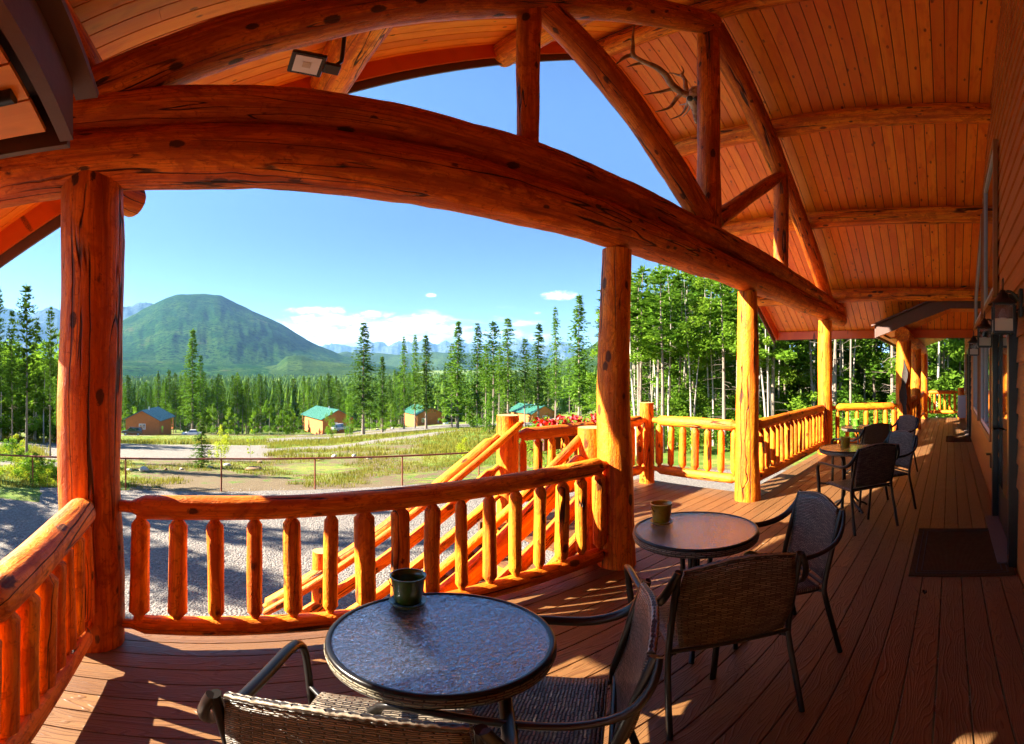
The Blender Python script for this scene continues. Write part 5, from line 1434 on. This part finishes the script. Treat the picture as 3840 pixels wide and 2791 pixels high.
car(497, 1632, 104, PI - .05 if 0 else PI, (.03, .022, .02), 'dark brown estate car half hidden by the thick log post', True)
car(1275, 1616, 116, .5, (.45, .47, .50), 'silver grey car parked before the left green roofed cabin', True)
# a person in a green shirt on the blue roofed cabin's porch corner
def person():
    x, y = at_r(609, 108.5); z = CAMZ + 108.5 * math.tan((HOR - 1623) / F)
    me = bpy.data.meshes.new('person')
    J = [(0, 0, .95), (0, 0, 1.2), (0, 0, 1.42), (0, 0, 1.52), (0, 0, 1.66), (.10, 0, .9), (.11, .03, .5), (.12, 0, .06), (.12, .12, .03), (-.10, 0, .9), (-.11, -.02, .5), (-.12, 0, .06), (-.12, .12, .03), (.19, 0, 1.40), (.26, .02, 1.12), (.22, .16, .95), (-.19, 0, 1.40), (-.26, 0, 1.12), (-.24, .06, .86)]
    E_ = [(0, 1), (1, 2), (2, 3), (3, 4), (0, 5), (5, 6), (6, 7), (7, 8), (0, 9), (9, 10), (10, 11), (11, 12), (2, 13), (13, 14), (14, 15), (2, 16), (16, 17), (17, 18)]
    rad = [.15, .14, .16, .06, .10, .09, .07, .045, .04, .09, .07, .045, .04, .06, .045, .035, .06, .045, .035]
    me.from_pydata(J, E_, []); ob = bpy.data.objects.new('person', me); COL.objects.link(ob); ob.location = (x, y, z)
    sk = ob.modifiers.new('skin', 'SKIN'); 
    for i, v in enumerate(me.skin_vertices[0].data): v.radius = (rad[i], rad[i] * .75); v.use_root = (i == 0)
    ob.modifiers.new('sub', 'SUBSURF').levels = 1
    me.materials.append(simple('green_shirt', (.35, .62, .04), .8))
    tag(ob, 'person in a bright green top standing at the blue roofed cabin', 'person')
try: person()
except Exception as ex: print('person', ex)

# ------------------------------------------------------------------ sun, sky, air, camera
SE, SA = math.radians(31), math.radians(28.5)
tosun = Vector((-math.cos(SE) * math.cos(SA), math.cos(SE) * math.sin(SA), math.sin(SE)))
ld = bpy.data.lights.new('sun', 'SUN'); ld.energy = 5.0; ld.angle = math.radians(.5); ld.color = (1, .92, .76)
lo = bpy.data.objects.new('sun', ld); COL.objects.link(lo); lo.rotation_euler = tosun.to_track_quat('Z', 'Y').to_euler()
w = bpy.data.worlds.new('World'); sc.world = w; w.use_nodes = True
t = NT(w, 'ShaderNodeOutputWorld')
sky = t.n('ShaderNodeTexSky', sky_type='NISHITA'); sky.sun_disc = False; sky.sun_elevation = SE; sky.sun_rotation = math.atan2(tosun.x, tosun.y)
sky.air_density = .85; sky.dust_density = .3; sky.ozone_density = 3.0; sky.altitude = 2200
d = t.n('ShaderNodeTexCoord').outputs['Generated']
dn = t.n('ShaderNodeVectorMath', operation='NORMALIZE', ins={0: d}).outputs[0]
sp = t.n('ShaderNodeSeparateXYZ', ins={0: dn}); el = t.math('ARCSINE', sp.outputs[2]); az = t.math('ARCTAN2', sp.outputs[0], sp.outputs[1])
cv = t.n('ShaderNodeCombineXYZ', ins={0: t.math('MULTIPLY', az, 9.0), 1: t.math('MULTIPLY', el, 42.0), 2: .7}).outputs[0]
n1 = t.noise(cv, 1.0, 6, .58, .3)
band = t.math('MULTIPLY', t.sstep(el, .012, .04), t.math('SUBTRACT', 1.0, t.sstep(el, .085, .155)))
azw = t.math('MULTIPLY', t.sstep(az, .06, .22), t.math('SUBTRACT', 1.0, t.sstep(az, .52, .80)))
mask = t.math('MULTIPLY', t.sstep(t.math('ADD', n1, t.math('MULTIPLY', t.math('MULTIPLY', band, azw), .26)), .60, .92), .9)
mask = t.math('MULTIPLY', mask, t.math('MULTIPLY', t.sstep(band, 0, .3), t.sstep(azw, 0, .3)))
def puff(px, py, rx, ry, th=0.0):
    a, e = ray(px, py)
    u = t.math('DIVIDE', t.math('SUBTRACT', az, a), rx); v = t.math('DIVIDE', t.math('SUBTRACT', el, e), ry)
    dd = t.math('ADD', t.math('MULTIPLY', u, u), t.math('MULTIPLY', v, v))
    nz = t.n('ShaderNodeCombineXYZ', ins={0: t.math('MULTIPLY', az, 34.0), 1: t.math('MULTIPLY', el, 70.0), 2: float(px)}).outputs[0]
    return t.sstep(t.math('SUBTRACT', t.math('MULTIPLY', t.math('SUBTRACT', t.noise(nz, 1.0, 5, .6), .5), 2.2), t.math('SUBTRACT', dd, .55)), -.15, .95)
for a in ((2098, 1110, .052, .016), (1616, 1107, .016, .006), (2015, 1174, .012, .005), (1190, 1165, .085, .012), (1400, 1180, .060, .012), (1610, 1190, .075, .014), (1230, 1200, .14, .02), (1520, 1230, .20, .022), (1120, 1235, .12, .022)):
    mask = t.math('MAXIMUM', mask, puff(*a))
skc = t.n('ShaderNodeHueSaturation', ins={'Saturation': 1.08, 'Value': t.math('ADD', .72, t.math('MULTIPLY', t.sstep(el, .25, .62), .55)), 'Color': sky.outputs[0]}).outputs[0]
shade = t.noise(t.vscale(cv, (2.2, 2.6, 1)), 1.0, 4, .6)
cl = t.mix(t.sstep(shade, .35, .7), c4(7.0, 7.3, 8.0), c4(9, 9, 9))
bg = t.n('ShaderNodeBackground', ins={0: t.mix(t.math('MULTIPLY', mask, .88), skc, cl), 1: SKYS})
t.t.links.new(bg.outputs[0], t.out.inputs[0])
SKYBG = bg
# the air: an even pale haze round everything
mb = MB(); mb.box((0, 0, 660), (37000, 37000, 1500))
m = bpy.data.materials.new('air'); m.use_nodes = True; m.node_tree.nodes.clear(); o_ = m.node_tree.nodes.new('ShaderNodeOutputMaterial'); pv = m.node_tree.nodes.new('ShaderNodeVolumePrincipled')
pv.inputs['Color'].default_value = (.28, .56, 1, 1); pv.inputs['Density'].default_value = HAZE; pv.inputs['Anisotropy'].default_value = .2
m.node_tree.links.new(pv.outputs[0], o_.inputs[1])
if HAZE: hz = mb.build('haze', m); tag(hz, kind='stuff'); hz.visible_shadow = True

cd = bpy.data.cameras.new('camera'); cam = bpy.data.objects.new('camera', cd); COL.objects.link(cam); sc.camera = cam
cam.location = (0, 0, CAMZ)
yaw = (1920 - X0) / F
cam.rotation_euler = (PI / 2, 0, -yaw)
cd.type = 'PANO'; cd.panorama_type = 'EQUIRECTANGULAR'
cd.longitude_min = -1920 / F; cd.longitude_max = 1920 / F
cd.latitude_max = HOR / F; cd.latitude_min = -(2791 - HOR) / F
cd.clip_start = .05; cd.clip_end = 60000
sc.view_settings.view_transform = 'Standard'; sc.view_settings.look = 'None'; sc.view_settings.exposure = EXPO; sc.view_settings.gamma = 1
try:
    sc.render.engine = 'CYCLES'
    sc.cycles.max_bounces = 10; sc.cycles.diffuse_bounces = 8; sc.cycles.glossy_bounces = 3; sc.cycles.transparent_max_bounces = 12; sc.cycles.volume_bounces = 1
    sc.cycles.use_denoising = True; sc.cycles.caustics_reflective = False; sc.cycles.caustics_refractive = False
    sc.cycles.use_adaptive_sampling = True; sc.cycles.adaptive_threshold = .02; sc.cycles.sample_clamp_indirect = 6
except Exception as ex: print('cycles', ex)
